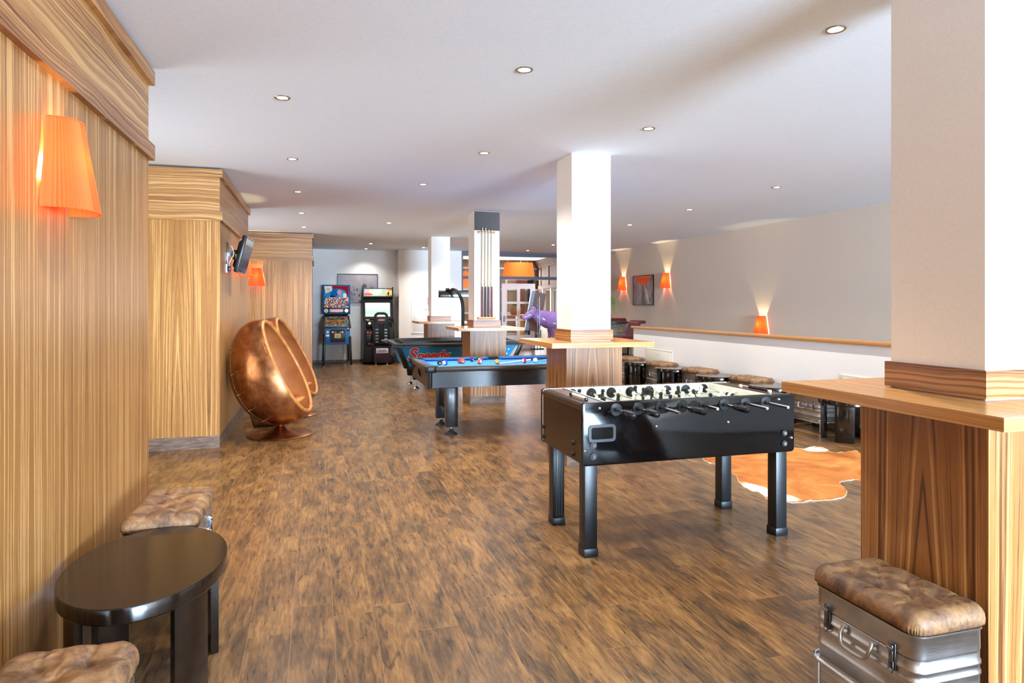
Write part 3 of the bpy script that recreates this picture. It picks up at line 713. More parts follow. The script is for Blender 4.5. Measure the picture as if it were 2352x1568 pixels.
# ------------------------------------------------------------------ pool table
PX0, PX1, PYN, PYF = 1.085, 3.12, 6.80, 8.06
def pool_table():
    cx, cy = (PX0+PX1)/2, (PYN+PYF)/2
    t = thing('pool_table', 'black pool table with bright blue cloth behind the second pillar', 'pool table', (cx, cy, 0))
    L, D = (PX1-PX0)/2, (PYF-PYN)/2; zt, zb, zc = 0.770, 0.553, 0.733
    MB().box(-L+0.03, -D+0.02, zb, L-0.03, -D+0.045, zt-0.045).build('apron_side', M['poolblack'], t)
    MB().box(-L+0.03, D-0.045, zb, L-0.03, D-0.02, zt-0.045).build('apron_side', M['poolblack'], t)
    # left apron end with an oval ball-return hole
    for s in (-1, 1):
        m = MB(); x = s*(L-0.03); n = 28
        if s < 0:
            hcy, hcz, ry, rz = -0.02, 0.655, 0.095, 0.050
            inner = [(hcy+ry*cos(2*pi*k/n), hcz+rz*sin(2*pi*k/n)) for k in range(n)]
            outer = []
            for k in range(n):
                a = 2*pi*k/n; c, s_ = cos(a), sin(a); hw, hh0, hh1 = D-0.02, zt-0.045-hcz, hcz-zb
                ty = ((hw-hcy) if c > 0 else (hw+hcy))/max(abs(c), 1e-6); tz = (hh0 if s_ > 0 else hh1)/max(abs(s_), 1e-6)
                q = min(ty, tz); outer.append((hcy+c*q, hcz+s_*q))
            # add exact corners
            for yy, zz in ((hw, zt-0.045), (-hw, zt-0.045), (-hw, zb), (hw, zb)):
                kb = min(range(n), key=lambda k: (outer[k][0]-yy)**2+(outer[k][1]-zz)**2); outer[kb] = (yy, zz)
            v = []
            for xx in (x-0.012, x+0.012): v += [(xx, p[0], p[1]) for p in inner]+[(xx, p[0], p[1]) for p in outer]
            fc = []
            for k in range(n):
                j = (k+1) % n
                fc += [(k, j, n+j, n+k), (2*n+k, 3*n+k, 3*n+j, 2*n+j), (k, 2*n+k, 2*n+j, j), (n+k, n+j, 3*n+j, 3*n+k)]
            m.add(v, fc)
            ap = m.build('apron_end', M['brownblack'], t)
            MB().tube([(x-0.012, p[0], p[1]) for p in inner], 0.006, 6, closed=True).build('hole_trim', M['black'], ap)
            MB().hexa([(x+0.012,-0.12,0.60),(x+0.20,-0.12,0.63),(x+0.20,0.08,0.63),(x+0.012,0.08,0.60),(x+0.012,-0.12,0.605),(x+0.20,-0.12,0.70),(x+0.20,0.08,0.70),(x+0.012,0.08,0.605)]).build('ball_tray', M['pcream'], ap)
        else:
            m.box(x-0.012, -D+0.02, zb, x+0.012, D-0.02, zt-0.045).build('apron_end', M['brownblack'], t)
    for sx in (-1, 1):
        for sy in (-1, 1):
            MB().cyl((sx*(L-0.04), sy*(D-0.035), zb-0.002), (sx*(L-0.04), sy*(D-0.035), zt-0.045), 0.026, seg=16).build('corner_post', M['black'], t)
    # rails
    def rail(x0, y0, x1, y1): return MB().box(x0, y0, zt-0.055, x1, y1, zt, bev=0.014).build('rail', M['rail'], t)
    rw = 0.075
    rf = rail(-L+0.06, -D, L-0.06, -D+rw); rail(-L+0.06, D-rw, -0.06, D); rail(0.06, D-rw, L-0.06, D)
    rl = rail(-L, -D+0.06, -L+rw, D-0.06); rail(L-rw, -D+0.06, L, D-0.06)
    dm = MB()
    for k in (-1, 0, 1): dm.box(-L+0.032, k*0.24-0.008, zt, -L+0.042, k*0.24+0.008, zt+0.0008)
    dm.build('rail_markers', M['cloth_d'], rl)
    for sx in (-1, 1):
        for sy in (-1, 1):
            c = (sx*(L-0.045), sy*(D-0.045))
            MB().prism(rrect(c[0], c[1], 0.115, 0.115, 0.03), zt-0.060, zt+0.004, bev=0.006).build('corner_cap', M['black'], t)
            MB().cyl((sx*(L-0.085), sy*(D-0.085), zt-0.02), (sx*(L-0.085), sy*(D-0.085), zt+0.0045), 0.048, seg=24).build('pocket', M['rubber'], t)
    for sy in (1,):
        MB().box(-0.06, sy*(D-0.062)-0.032, zt-0.055, 0.06, sy*(D-0.062)+0.032, zt+0.002, bev=0.008).build('side_pocket', M['rubber'], t)
    MB().box(-L+0.05, -D+0.05, zc-0.03, L-0.05, D-0.05, zc).build('bed', M['cloth'], t)
    def cushion(a, b, along):
        # triangular nosed cushion between two points, nose pointing inwards
        (ax, ay), (bx_, by), (nx, ny) = a, b, along
        pr = [(0, zt-0.004), (0.048, zt-0.010), (0.052, zt-0.018), (0.030, zc), (0, zc)]
        m = MB(); v = []; cut = [0, 0.045, 0.05, 0.03, 0]
        dx, dy = bx_-ax, by-ay; l = sqrt(dx*dx+dy*dy); dx /= l; dy /= l
        for (px, py, s) in ((ax, ay, 1), (bx_, by, -1)):
            for (d, z), c in zip(pr, cut): v.append((px+nx*d+dx*c*s, py+ny*d+dy*c*s, z))
        fc = [(i, (i+1) % 5, 5+(i+1) % 5, 5+i) for i in range(5)]+[(0,1,2,3,4), (9,8,7,6,5)]
        m.add(v, fc).build('cushion', M['cloth_d'], t)
    for s in (-1, 1):
        y = s*(D-rw)
        cushion((-L+0.12, y), (-0.055, y), (0, -s)); cushion((0.055, y), (L-0.12, y), (0, -s))
        cushion((s*(L-rw), -D+0.12), (s*(L-rw), D-0.12), (-s, 0))
    # legs: two frames joined by a cut-out panel
    for s in (-1, 1):
        lx = s*(L-0.325)
        for y in (-D+0.36, D-0.30):
            l = MB().box(lx-0.066, y-0.045, 0.085, lx+0.066, y+0.045, zb+0.02, bev=0.003).build('leg', M['poolblack'], t)
            ft = MB().cyl((lx, y, 0.035), (lx, y, 0.09), 0.012, seg=12); ft.build('foot_screw', M['chrome'], l)
            MB().lathe([(0.018, 0.062), (0.02, 0.045), (0.034, 0.030), (0.066, 0.012), (0.070, 0.004), (0.070, 0.0), (0.0, 0.0)], c=(lx, y, 0), seg=24).build('foot', M['rubber'], l)
        ya, yb = -D+0.38, D-0.32
        pts = [(ya, zb+0.02), (ya, 0.24)]+[(ya+(yb-ya)*k/12, 0.24+0.05*sin(pi*k/12*1.0)-0.045*sin(2*pi*k/12)**2) for k in range(1, 12)]+[(yb, 0.24), (yb, zb+0.02)]
        MB().prism(pts, lx-0.012, lx+0.012, 'yz').build('leg_panel', M['brownblack'], t)
pool_table()
zc = 0.733
def ball_mat(name, col, stripe=False):
    n = NT(name); x, y, z = n.xyz(n.coord())
    if stripe:
        band = n.math('LESS_THAN', n.math('ABSOLUTE', x), 0.0165); c = n.mix(band, hx('F2EFE6'), col)
    else: c = n.mix(n.math('GREATER_THAN', n.math('ADD', n.math('MULTIPLY', y, -1.0), 0.0), 0.0272), col, hx('F2EFE6'))
    n.p(base=c, rough=0.08, coat=0.5); return n.mat
BALLS = [('17181A', 0, 1.325, 7.40, 'black pool ball, leftmost ball on the blue cloth', 0), ('1D56B8', 1, 1.384, 7.375, 'white pool ball with blue stripe, touching the black ball', 35),
         ('C8202C', 0, 1.595, 7.585, 'plain dark red pool ball tucked behind the orange one', 0), ('F0632A', 0, 1.615, 7.525, 'plain orange pool ball in front of the dark red one', 0),
         ('4B2C86', 0, 1.783, 7.780, 'plain purple pool ball near the far cushion', 25), ('1C5A3C', 0, 1.883, 7.875, 'dark green pool ball resting at the far cushion', 45),
         ('C32A34', 1, 1.847, 7.610, 'white pool ball with dark red stripe, next to the green ball', 22), ('EE5A32', 1, 1.785, 7.400, 'white pool ball with orange stripe, in front of the red striped one', -38),
         ('EDA52A', 0, 1.980, 7.349, 'yellow pool ball alone in the middle of the cloth', -20), ('D02A34', 1, 2.318, 7.392, 'white pool ball with broad red stripe lying against the cue', 8),
         ('EFEAD8', 0, 2.46, 7.415, 'plain white cue ball beside the black cue handle', 0)]
for c, s, x, y, lab, r in BALLS:
    o = MB().sphere((0, 0, 0), 0.0286, 24, 16).build('pool_ball', ball_mat('ball_'+lab.split(',')[0].replace(' ', '_')[:24], hx(c), bool(s)))
    o.location = (x, y, zc+0.0286); o.rotation_euler = (0.2, 0, radians(r)); tag(o, lab, 'pool ball', 'balls on the pool table')
def cue(name, label, loc, rot, butt, group=None, tip='3A6FA0', n=1.45, bl=0.42):
    t = thing(name, label, 'cue', loc, 0, group); t.rotation_euler = rot
    MB().cyl((0, 0, 0), (0, 0, bl), 0.0145, 0.0125, seg=14).build('butt', butt, t)
    MB().cyl((0, 0, bl), (0, 0, n-0.03), 0.0125, 0.0068, seg=14).build('shaft', M['pcream'], t)
    MB().cyl((0, 0, n-0.03), (0, 0, n-0.008), 0.0068, 0.0066, seg=12).build('ferrule', M['ivory'], t)
    MB().cyl((0, 0, n-0.008), (0, 0, n), 0.0066, 0.0055, seg=12).build('tip', plain('cue_tip', hx(tip), 0.8), t)
    MB().lathe([(0, -0.012), (0.011, -0.010), (0.014, 0.0)], seg=14).build('bumper', M['rubber'], t)
    return t
# cue lying on the cloth, tip towards the left
tip = Vector((1.99, 7.31, zc+0.008)); bt = Vector((3.28, 7.87, 0.800)); d = (tip-bt)
q = d.to_track_quat('Z', 'Y').to_euler()
cue('pool_cue', 'pool cue with black grip lying across the blue cloth', tuple(bt), q, M['rubber'], n=d.length, bl=0.93)

# cue rack on the third pillar
t = thing('cue_rack', 'honey-wood cue rack screwed to the pillar with the charcoal panel', 'cue rack', (2.350, 9.335, 1.222))
rr_ = MB().prism(rrect(0, 1.233, 0.26, 0.034, 0.0168, 8), -0.028, 0.0, 'xz', bev=0.003).build('clip_rail', M['orangewood'], t)
for k in range(4): MB(Matrix.Translation((0, 0, 1.233))).tube([(-0.063+k*0.0465+0.012*cos(a), -0.040+0.012*sin(a), 0) for a in [radians(q) for q in range(-50, 231, 20)]], 0.0035, 6).build('clip', M['black'], rr_)
sf_ = MB().prism(rrect(0, 0, 0.27, 0.036, 0.0178, 8), -0.055, 0.0, 'xz', bev=0.003).build('shelf', M['orangewood'], t)
for x in (-0.105, 0.105): MB().cyl((x, -0.0575, 0.0), (x, -0.055, 0.0), 0.006, seg=12).build('screw', M['dchrome'], sf_)
cb = [plain('cue_butt_burgundy', hx('6A2B30'), 0.3), plain('cue_butt_dark_teal', hx('12282E'), 0.3), plain('cue_butt_wine', hx('5C2A35'), 0.3), plain('cue_butt_plum', hx('70303A'), 0.3)]
cl = ['leftmost cue in the rack, burgundy butt', 'second cue from the left, dark blue-black butt', 'third cue from the left, wine red butt', 'rightmost cue in the rack, plum butt']
for k in range(4):
    cue('rack_cue', cl[k], (2.350-0.063+k*0.0465, 9.335-0.040, 1.252), (0, 0, 0), cb[k], 'cues standing in the pillar rack', '2D5F8C' if k % 2 else '79A83C', n=1.27 if k < 2 else 1.245)

# ------------------------------------------------------------------ air hockey table
def air_hockey():
    X0, X1, Y0, Y1 = 1.25, 3.39, 10.88, 12.25; cx, cy = (X0+X1)/2, (Y0+Y1)/2; L, D = (X1-X0)/2, (Y1-Y0)/2; zt = 0.78
    t = thing('air_hockey_table', 'blue printed air hockey table with black frame and overhead scorer', 'air hockey table', (cx, cy, 0))
    # tapering body
    n = NT('blue_cracked_print'); vo = n.new('ShaderNodeTexVoronoi', feature='DISTANCE_TO_EDGE'); mp = n.new('ShaderNodeMapping', ins={'Vector': n.coord(), 'Scale': (11, 11, 17)}); n.l.new(mp.outputs[0], vo.inputs['Vector'])
    x, y, z = n.xyz(n.coord()); g = n.ramp(n.math('ADD', n.math('MULTIPLY', x, 0.5), 0.5), [(0.05, hx('188CCB')), (0.45, hx('1F79AE')), (0.62, hx('6088A2')), (0.85, hx('2A9EDE'))])
    n.p(base=n.mix(n.math('LESS_THAN', vo.outputs['Distance'], 0.022), g, hx('0E4A74')), rough=0.3); art = n.mat
    def taper(m, xa, xb, ya, yb, z0, z1, tx, ty):
        m.hexa([(xa+tx, ya+ty, z0), (xb-tx, ya+ty, z0), (xb-tx, yb-ty, z0), (xa+tx, yb-ty, z0), (xa, ya, z1), (xb, ya, z1), (xb, yb, z1), (xa, yb, z1)])
    m = MB(); taper(m, -L+0.03, L-0.03, -D+0.03, D-0.03, 0.385, zt-0.055, 0.14, 0.10)
    body = m.build('body', art, t, ang=20)
    for sx in (-1, 1):
        for sy in (-1, 1):
            x0 = sx*(L-0.035); y0 = sy*(D-0.035); x1 = sx*(L-0.175); y1 = sy*(D-0.13); w = 0.045
            MB().hexa([(x1-w,y1-w,0.365),(x1+w,y1-w,0.365),(x1+w,y1+w,0.365),(x1-w,y1+w,0.365),(x0-w*0.8,y0-w*0.8,zt-0.05),(x0+w*0.8,y0-w*0.8,zt-0.05),(x0+w*0.8,y0+w*0.8,zt-0.05),(x0-w*0.8,y0+w*0.8,zt-0.05)], bev=0.01).build('corner_post', M['black'], t)
            lx, ly = sx*(L-0.36), sy*(D-0.33)
            l = MB().hexa([(lx-0.055,ly-0.055,0.155),(lx+0.055,ly-0.055,0.155),(lx+0.055,ly+0.055,0.155),(lx-0.055,ly+0.055,0.155),(lx-0.075,ly-0.075,0.40),(lx+0.075,ly-0.075,0.40),(lx+0.075,ly+0.075,0.40),(lx-0.075,ly+0.075,0.40)], bev=0.012).build('leg', M['black'], t)
            MB().cyl((lx, ly, 0.04), (lx, ly, 0.16), 0.014, seg=12).lathe([(0.016, 0.045), (0.045, 0.02), (0.055, 0.008), (0.055, 0), (0, 0)], c=(lx, ly, 0), seg=20).build('foot', M['chrome'], l)
    dk = MB(); taper(dk, -L+0.2, L-0.2, -D+0.2, D-0.2, 0.30, 0.39, 0.1, 0.1); dk.build('underside', M['black'], t)
    # rim
    MB().ring((-L, -D, L, D), (-L+0.12, -D+0.12, L-0.12, D-0.12), zt-0.06, zt-0.018).build('rim', M['black'], t)
    MB().tube(smooth_path([(-L, -D+0.05, zt-0.02), (-L+0.015, -D+0.015, zt-0.02), (-L+0.05, -D, zt-0.02), (0, -D, zt-0.02), (L-0.05, -D, zt-0.02), (L-0.015, -D+0.015, zt-0.02), (L, -D+0.05, zt-0.02), (L, 0, zt-0.02), (L, D-0.05, zt-0.02), (L-0.05, D, zt-0.02), (-L+0.05, D, zt-0.02), (-L, D-0.05, zt-0.02), (-L, 0, zt-0.02)], 3, True), 0.024, 10, closed=True).build('bumper_rail', M['rail'], t)
    MB().box(-L+0.12, -D+0.12, zt-0.06, L-0.12, D-0.12, zt-0.045).build('playing_surface', M['white_paint'], t)
    MB().ring((-L+0.11, -D+0.11, L-0.11, D-0.11), (-L+0.13, -D+0.13, L-0.13, D-0.13), zt-0.06, zt+0.03).build('inner_border', M['black'], t)
    MB().box(-L-0.004, -0.18, 0.53, -L+0.02, 0.18, 0.68, bev=0.006).build('goal_box', M['dchrome'], t)
    # overhead scorer: pole curving up from the near side, lamp bar across
    ax = 2.36-cx; ay = -D+0.10
    MB().tube(smooth_path([(ax, ay, 0.72), (ax, ay, 1.0), (ax, ay, 1.35), (ax-0.02, ay+0.01, 1.50), (ax-0.06, ay+0.05, 1.60), (ax-0.10, ay+0.14, 1.665), (ax-0.13, ay+0.26, 1.67), (ax-0.15, ay+0.36, 1.64)], 6), 0.027, 12).build('scorer_pole', M['black'], t)
    bar = MB().prism(rrect(0, 1.60, 0.12, 0.125, 0.03, 6), -0.24, 0.36, 'yz')
    # bar runs along x; place it relative to table centre
    for i, p in enumerate(bar.v): bar.v[i] = Vector((p.x-0.07, p.y+ay+0.42, p.z))
    sb = bar.build('scorer_bar', M['black'], t)
    e = MB().prism(rrect(0, 1.60, 0.105, 0.11, 0.026, 6), -0.295, -0.24, 'yz')
    for i, p in enumerate(e.v): e.v[i] = Vector((p.x-0.07, p.y+ay+0.42, p.z))
    e.build('lit_end_cap', emis('lit_lamp_end', hx('FFF3B0'), 3.0), sb)
    MB().box(-0.20-0.07, ay+0.357, 1.553, 0.28, ay+0.361, 1.585).build('grey_stripe', M['dchrome'], sb)
    MB().box(ax-0.22, ay+0.33, 1.66, ax-0.16, ay+0.40, 1.70, bev=0.006).build('joint_block', M['brownblack'], sb)
    # lettering on the near face, following its tilt
    tx = math.atan2(0.10, 0.335)
    def letter(body_, z, size, mat, name, off, x, y, shear=0.25, ext=0.002):
        cu = bpy.data.curves.new(name, 'FONT'); cu.body = body_; cu.size = size; cu.shear = shear; cu.offset = off; cu.extrude = ext; cu.space_character = 0.96
        tmp = bpy.data.objects.new('tmp', cu); COL.objects.link(tmp); bpy.context.view_layer.update()
        me = bpy.data.meshes.new_from_object(tmp.evaluated_get(bpy.context.evaluated_depsgraph_get())); bpy.data.objects.remove(tmp)
        me.materials.clear(); me.materials.append(mat)
        o = bpy.data.objects.new(name, me); COL.objects.link(o); o.parent = body; return o
    yb_ = lambda z: -D+0.03+0.10*(zt-0.055-z)/(zt-0.055-0.385)
    for nm, mat, off, dy in (('lettering_outline', M['white_paint'], 0.014, 0.002), ('lettering', plain('red_print_gloss', hx('D3261E'), 0.3), 0.006, 0.005)):
        z = 0.515; o = letter('S', z, 0.30, mat, nm, off, 0, 0)
        o.location = (1.425-cx, yb_(z)-dy, z-0.015); o.rotation_euler = (radians(90)-(-tx), 0, 0)
        o = letter('peedy', z, 0.228, mat, nm, off, 0, 0)
        o.location = (1.575-cx, yb_(z)-dy, z-0.01); o.rotation_euler = (radians(90)+tx, 0, 0)
    # pale figure print at the right end
    pr = [(0.80, 0.42), (0.86, 0.55), (0.92, 0.66), (0.955, 0.71), (0.99, 0.71), (0.965, 0.62), (0.93, 0.50), (0.90, 0.42)]
    m = MB()
    for (dy, dd) in ((0.002, 0),): m.add([(p[0], yb_(p[1])-0.003, p[1]) for p in pr], [tuple(range(len(pr)))])
    m.build('pale_print', plain('pale_figure_print', hx('CDBFA4'), 0.4), body)
    dots = MB()
    random.seed(3)
    for k in range(22):
        x = random.uniform(0.62, 0.84); z = random.uniform(0.50, 0.68); r = random.uniform(0.004, 0.012); dots.cyl((x, yb_(z)-0.003, z), (x, yb_(z), z), r, seg=8)
    dots.build('splash_print', M['white_paint'], body)
air_hockey()
# ------------------------------------------------------------------ aluminium case stools
def cushion_mesh(L, W, z0, z1, ov=0.012, seed=1):
    """tufted leather pad; long axis y"""
    random.seed(seed)
    nx, ny = 60, 92; a, b = W/2+ov, L/2+ov; h = z1-z0
    btn = [(sx*0.36, sy*0.56) for sx in (-1, 1) for sy in (-1, 0, 1)]+[(0, -0.28), (0, 0.28)]
    seg = []
    for i, p in enumerate(btn[:6]):
        for q in btn[6:]:
            if abs(p[1]-q[1]) < 0.4: seg.append((p, q))
    for p in btn[:6]:
        if p[1]: seg.append((p, (p[0]*1.0, 1.0*(1 if p[1] > 0 else -1))))
        seg.append((p, (1.0 if p[0] > 0 else -1.0, p[1]*1.05)))
    ph = [random.uniform(0, 6) for _ in range(6)]
    def hgt(u, v):
        e = (1-abs(u)**5)*(1-abs(v)**6)
        z = z1*1.0 - 0.006*(u*u) + 0.004
        d = 0
        for p in btn:
            rr = ((u-p[0])*a)**2+((v-p[1])*b)**2; d = max(d, 0.020*exp(-rr/0.00028)+0.012*exp(-rr/0.0035))
        for p, q in seg:
            px, py, qx, qy = p[0]*a, p[1]*b, q[0]*a, q[1]*b; x, y = u*a, v*b
            l2 = (qx-px)**2+(qy-py)**2; t = max(0, min(1, ((x-px)*(qx-px)+(y-py)*(qy-py))/l2))
            rr = (x-px-t*(qx-px))**2+(y-py-t*(qy-py))**2; d = max(d, 0.0075*exp(-rr/0.00003)+0.006*exp(-rr/0.0009))
        w = 0.0012*(sin(9*u+ph[0]+3*v)+sin(13*v+ph[1])+sin(21*u*v+ph[2]))
        return z-d*e+w*e
    bm = bmesh.new(); grid = []
    for i in range(nx+1):
        row = []
        u = -1+2*i/nx; u = u*(1.35-0.35*u*u)/1.0 if False else math.sin(u*pi/2)*0.55+u*0.45
        for j in range(ny+1):
            v = -1+2*j/ny; v = math.sin(v*pi/2)*0.45+v*0.55
            # rounded corners by squircle mapping
            x = u*a; y = v*b; rc = 0.05
            cx_, cy_ = a-rc, b-rc
            if abs(x) > cx_ and abs(y) > cy_:
                dx, dy = abs(x)-cx_, abs(y)-cy_; m = max(dx, dy); l = sqrt(dx*dx+dy*dy)
                if l > 1e-9: dx, dy = dx/l*m, dy/l*m
                x = math.copysign(cx_+dx, x); y = math.copysign(cy_+dy, y)
            edge = min(min(a-abs(x), b-abs(y)), 9)
            if abs(x) > cx_ and abs(y) > cy_: edge = min(edge, rc-sqrt((abs(x)-cx_)**2+(abs(y)-cy_)**2))
            edge = max(edge, 0.0); R = h*0.62
            drop = 0 if edge > R else R-sqrt(max(R*R-(R-edge)**2, 0))
            row.append(bm.verts.new((x, y, hgt(u, v)-drop)))
        grid.append(row)
    for i in range(nx):
        for j in range(ny): bm.faces.new((grid[i][j], grid[i+1][j], grid[i+1][j+1], grid[i][j+1]))
    loop = [grid[i][0] for i in range(nx+1)]+[grid[nx][j] for j in range(1, ny+1)]+[grid[i][ny] for i in range(nx-1, -1, -1)]+[grid[0][j] for j in range(ny-1, 0, -1)]
    prev = loop
    for k, (zz, ins) in enumerate(((z0+h*0.16, 0.002), (z0, 0.012))):
        cur = []
        for n_, vtx in enumerate(loop):
            x, y = vtx.co.x, vtx.co.y; pl = 0.0022*sin(n_*1.7)*(1 if k == 0 else 0)
            cur.append(bm.verts.new((x*(1-(ins+pl)/a), y*(1-(ins+pl)/b), zz)))
        for n_ in range(len(loop)):
            j = (n_+1) % len(loop); bm.faces.new((prev[n_], prev[j], cur[j], cur[n_]))
        prev = cur
    bm.faces.new(prev)
    m = MB(); m.from_bm(bm); return m, [(p[0]*a, p[1]*b) for p in btn], hgt
def case_stool(name, label, loc, rz, L, W, zb, zc, zt, group, seed=1):
    t = thing(name, label, 'stool', loc, rz, group)
    # body shells : lower with pressed ridges, lid on top; handle on local -x side
    zl = zc-(zc-zb)*0.30
    def shell(m, lv):
        prev = None; n = None; v = []; f = []
        for (z, o) in lv:
            q = rrect(0, 0, W+2*o, L+2*o, 0.045+o, 6); n = len(q); v += [(p[0], p[1], z) for p in q]
        for i in range(len(lv)-1):
            for k in range(n):
                j = (k+1) % n; f.append((i*n+k, i*n+j, (i+1)*n+j, (i+1)*n+k))
        f.append(tuple(reversed(range(n)))); f.append(tuple((len(lv)-1)*n+k for k in range(n)))
        return m.add(v, f)
    H = zl-zb
    lv = [(zb, -0.004), (zb+0.004, 0.0)]
    for fr in (0.30, 0.62, 0.80):
        z = zb+H*fr; lv += [(z-0.008, 0.0), (z-0.003, 0.004), (z+0.003, 0.004), (z+0.008, 0.0)]
    lv += [(zl-0.002, 0.0), (zl, -0.003)]
    body = shell(MB(), lv).build('case_body', M['alu'], t, ang=50)
    lid = shell(MB(), [(zl+0.001, -0.003), (zl+0.003, 0.001), (zl+0.008, 0.002), (zc-0.012, 0.001), (zc-0.006, 0.006), (zc, 0.006)]).build('case_lid', M['alu'], t, ang=50)
    x = -W/2
    for yy in (-L*0.31, L*0.33):
        l = MB().box(x-0.007, yy-0.014, zl-0.060, x, yy+0.014, zl+0.026, bev=0.003)
        l.box(x-0.013, yy-0.008, zl-0.035, x-0.006, yy+0.008, zl+0.020, bev=0.003).cyl((x-0.010, yy-0.012, zl+0.008), (x-0.010, yy+0.012, zl+0.008), 0.006, seg=10)
        l.tube(smooth_path([(x-0.010, yy-0.008, zl-0.03), (x-0.012, yy-0.008, zl-0.06), (x-0.012, yy, zl-0.068), (x-0.012, yy+0.008, zl-0.06), (x-0.010, yy+0.008, zl-0.03)], 4), 0.002, 6)
        l.build('latch', M['dchrome'], t)
    hd = MB(); z = zl-0.012
    for yy in (-0.062, 0.062): hd.box(x-0.012, yy-0.012, z-0.008, x, yy+0.012, z+0.006, bev=0.003)
    hd.tube(smooth_path([(x-0.010, -0.062, z), (x-0.022, -0.064, z-0.020), (x-0.030, -0.052, z-0.050), (x-0.032, -0.025, z-0.058), (x-0.032, 0.025, z-0.058), (x-0.030, 0.052, z-0.050), (x-0.022, 0.064, z-0.020), (x-0.010, 0.062, z)], 5), 0.0068, 10)
    hd.build('handle', M['alu'], t)
    fr = MB(); e = 0.012
    fr.tube([(p[0], p[1], zb-0.006) for p in rrect(0, 0, W+2*e, L+2*e, 0.05, 6)], 0.008, 10, closed=True)
    fr.build('base_frame', M['chrome'], t)
    for sx in (-1, 1):
        for sy in (-1, 1):
            px, py = sx*(W/2-0.01), sy*(L/2-0.01)
            l = MB().cyl((px, py, 0.008), (px, py, zb-0.004), 0.0095, seg=14).build('leg', M['chrome'], t)
            MB().cyl((px, py, 0), (px, py, 0.010), 0.012, seg=14).build('foot', M['rubber'], l)
    cm, bt, hgt = cushion_mesh(L, W, zc, zt, seed=seed)
    c = cm.build('cushion', M['leather'], t, ang=60)
    b = MB()
    a_, b_ = W/2+0.012, L/2+0.012
    for p in bt:
        b.sphere((p[0], p[1], hgt(p[0]/a_, p[1]/b_)+0.002), 0.009, 12, 8, (1, 1, 0.5))
    b.build('tufting_buttons', M['leather'], c)
    return t
G = 'aluminium case stools with leather pads'
case_stool('case_stool', 'aluminium case stool with tufted pad, between wood wall and oval table, far side', (-0.655, 3.445, 0), pi, 0.50, 0.29, 0.14, 0.425, 0.495, G, 1)
case_stool('case_stool', 'aluminium case stool in the bottom left corner, nearest the viewer', (-0.625, 1.81, 0), pi, 0.50, 0.30, 0.14, 0.425, 0.495, G, 2)
case_stool('case_stool', 'aluminium case stool at the bottom right, against the nearest pillar table', (1.912, 1.835, 0), 0, 0.44, 0.288, 0.125, 0.385, 0.455, G, 3)
cp = case_stool('case_stool', 'aluminium case stool farthest along the half wall, just right of second pillar', (5.46, 10.99, 0), 0, 0.52, 0.33, 0.12, 0.40, 0.472, G, 4)
for y, lab in ((9.84, 'second farthest aluminium case stool along the half wall, before the hatch'), (8.70, 'middle aluminium case stool of the row along the half wall'),
               (7.49, 'aluminium case stool behind the far right corner of the football table'), (6.31, 'aluminium case stool with handle showing, under the nearest pillar tabletop corner')):
    o = copy_tree(cp); o.location = (5.46, y, 0); o['label'] = lab

# ------------------------------------------------------------------ dark low tables with curved panel legs
def low_table(name, label, loc, a, b, ztop, group, angs, lw=0.42):
    t = thing(name, label, 'table', loc, 0, group); n = 64; th = 0.055
    prof = [(0.0, ztop-th), (0.985, ztop-th), (1.0, ztop-th+0.006), (1.0, ztop-0.004), (0.993, ztop), (0.0, ztop)]
    v = []; f = []; m = len(prof)
    for k in range(n):
        c, s = cos(2*pi*k/n), sin(2*pi*k/n)
        for r, z in prof: v.append((a*r*c, b*r*s, z))
    for k in range(n):
        p, q = k*m, ((k+1) % n)*m
        for i in range(m-1):
            if i == 0: f.append((p, q+1, p+1)) if False else f.append((p+0, q+0, q+1, p+1))
            else: f.append((p+i, q+i, q+i+1, p+i+1))
    tb = MB(); tb.add(v, f)
    bm = bmesh.new(); vs = [bm.verts.new(x) for x in v]
    for q in f: bm.faces.new([vs[i] for i in q])
    bmesh.ops.remove_doubles(bm, verts=bm.verts[:], dist=1e-5)
    MB().from_bm(bm).build('tabletop', M['oak'], t)
    for a0 in angs:
        k = 10; o = []; i_ = []
        for j in range(k+1):
            q = radians(a0)+lw*(j/k-0.5)*2*0.5*1.6
            o.append(((a-0.025)*cos(q), (b-0.025)*sin(q))); i_.append(((a-0.055)*cos(q), (b-0.055)*sin(q)))
        MB().prism(o+i_[::-1], 0, ztop-th, bev=0.002).build('leg', M['oak'], t)
    return t
low_table('low_table', 'dark oval low table with curved panel legs by the wooden wall', (-0.605, 2.77, 0), 0.272, 0.405, 0.452, None, (-38, 40, 142, 218), 0.33)
GT = 'round dark low tables along the half wall'
lt = low_table('low_table', 'round dark low table farthest along the half wall', (5.355, 10.42, 0), 0.285, 0.285, 0.43, GT, (128, 220, 310, 40), 0.45)
for y, lab in ((9.275, 'round dark low table second farthest along the half wall, after the hatch'), (8.11, 'round dark low table in the middle of the half wall row'),
               (6.90, 'round dark low table touching the nearest pillar tabletop corner in view'), (5.72, 'nearest round dark low table, seen under the nearest pillar tabletop')):
    o = copy_tree(lt); o.location = (5.355, y, 0); o['label'] = lab

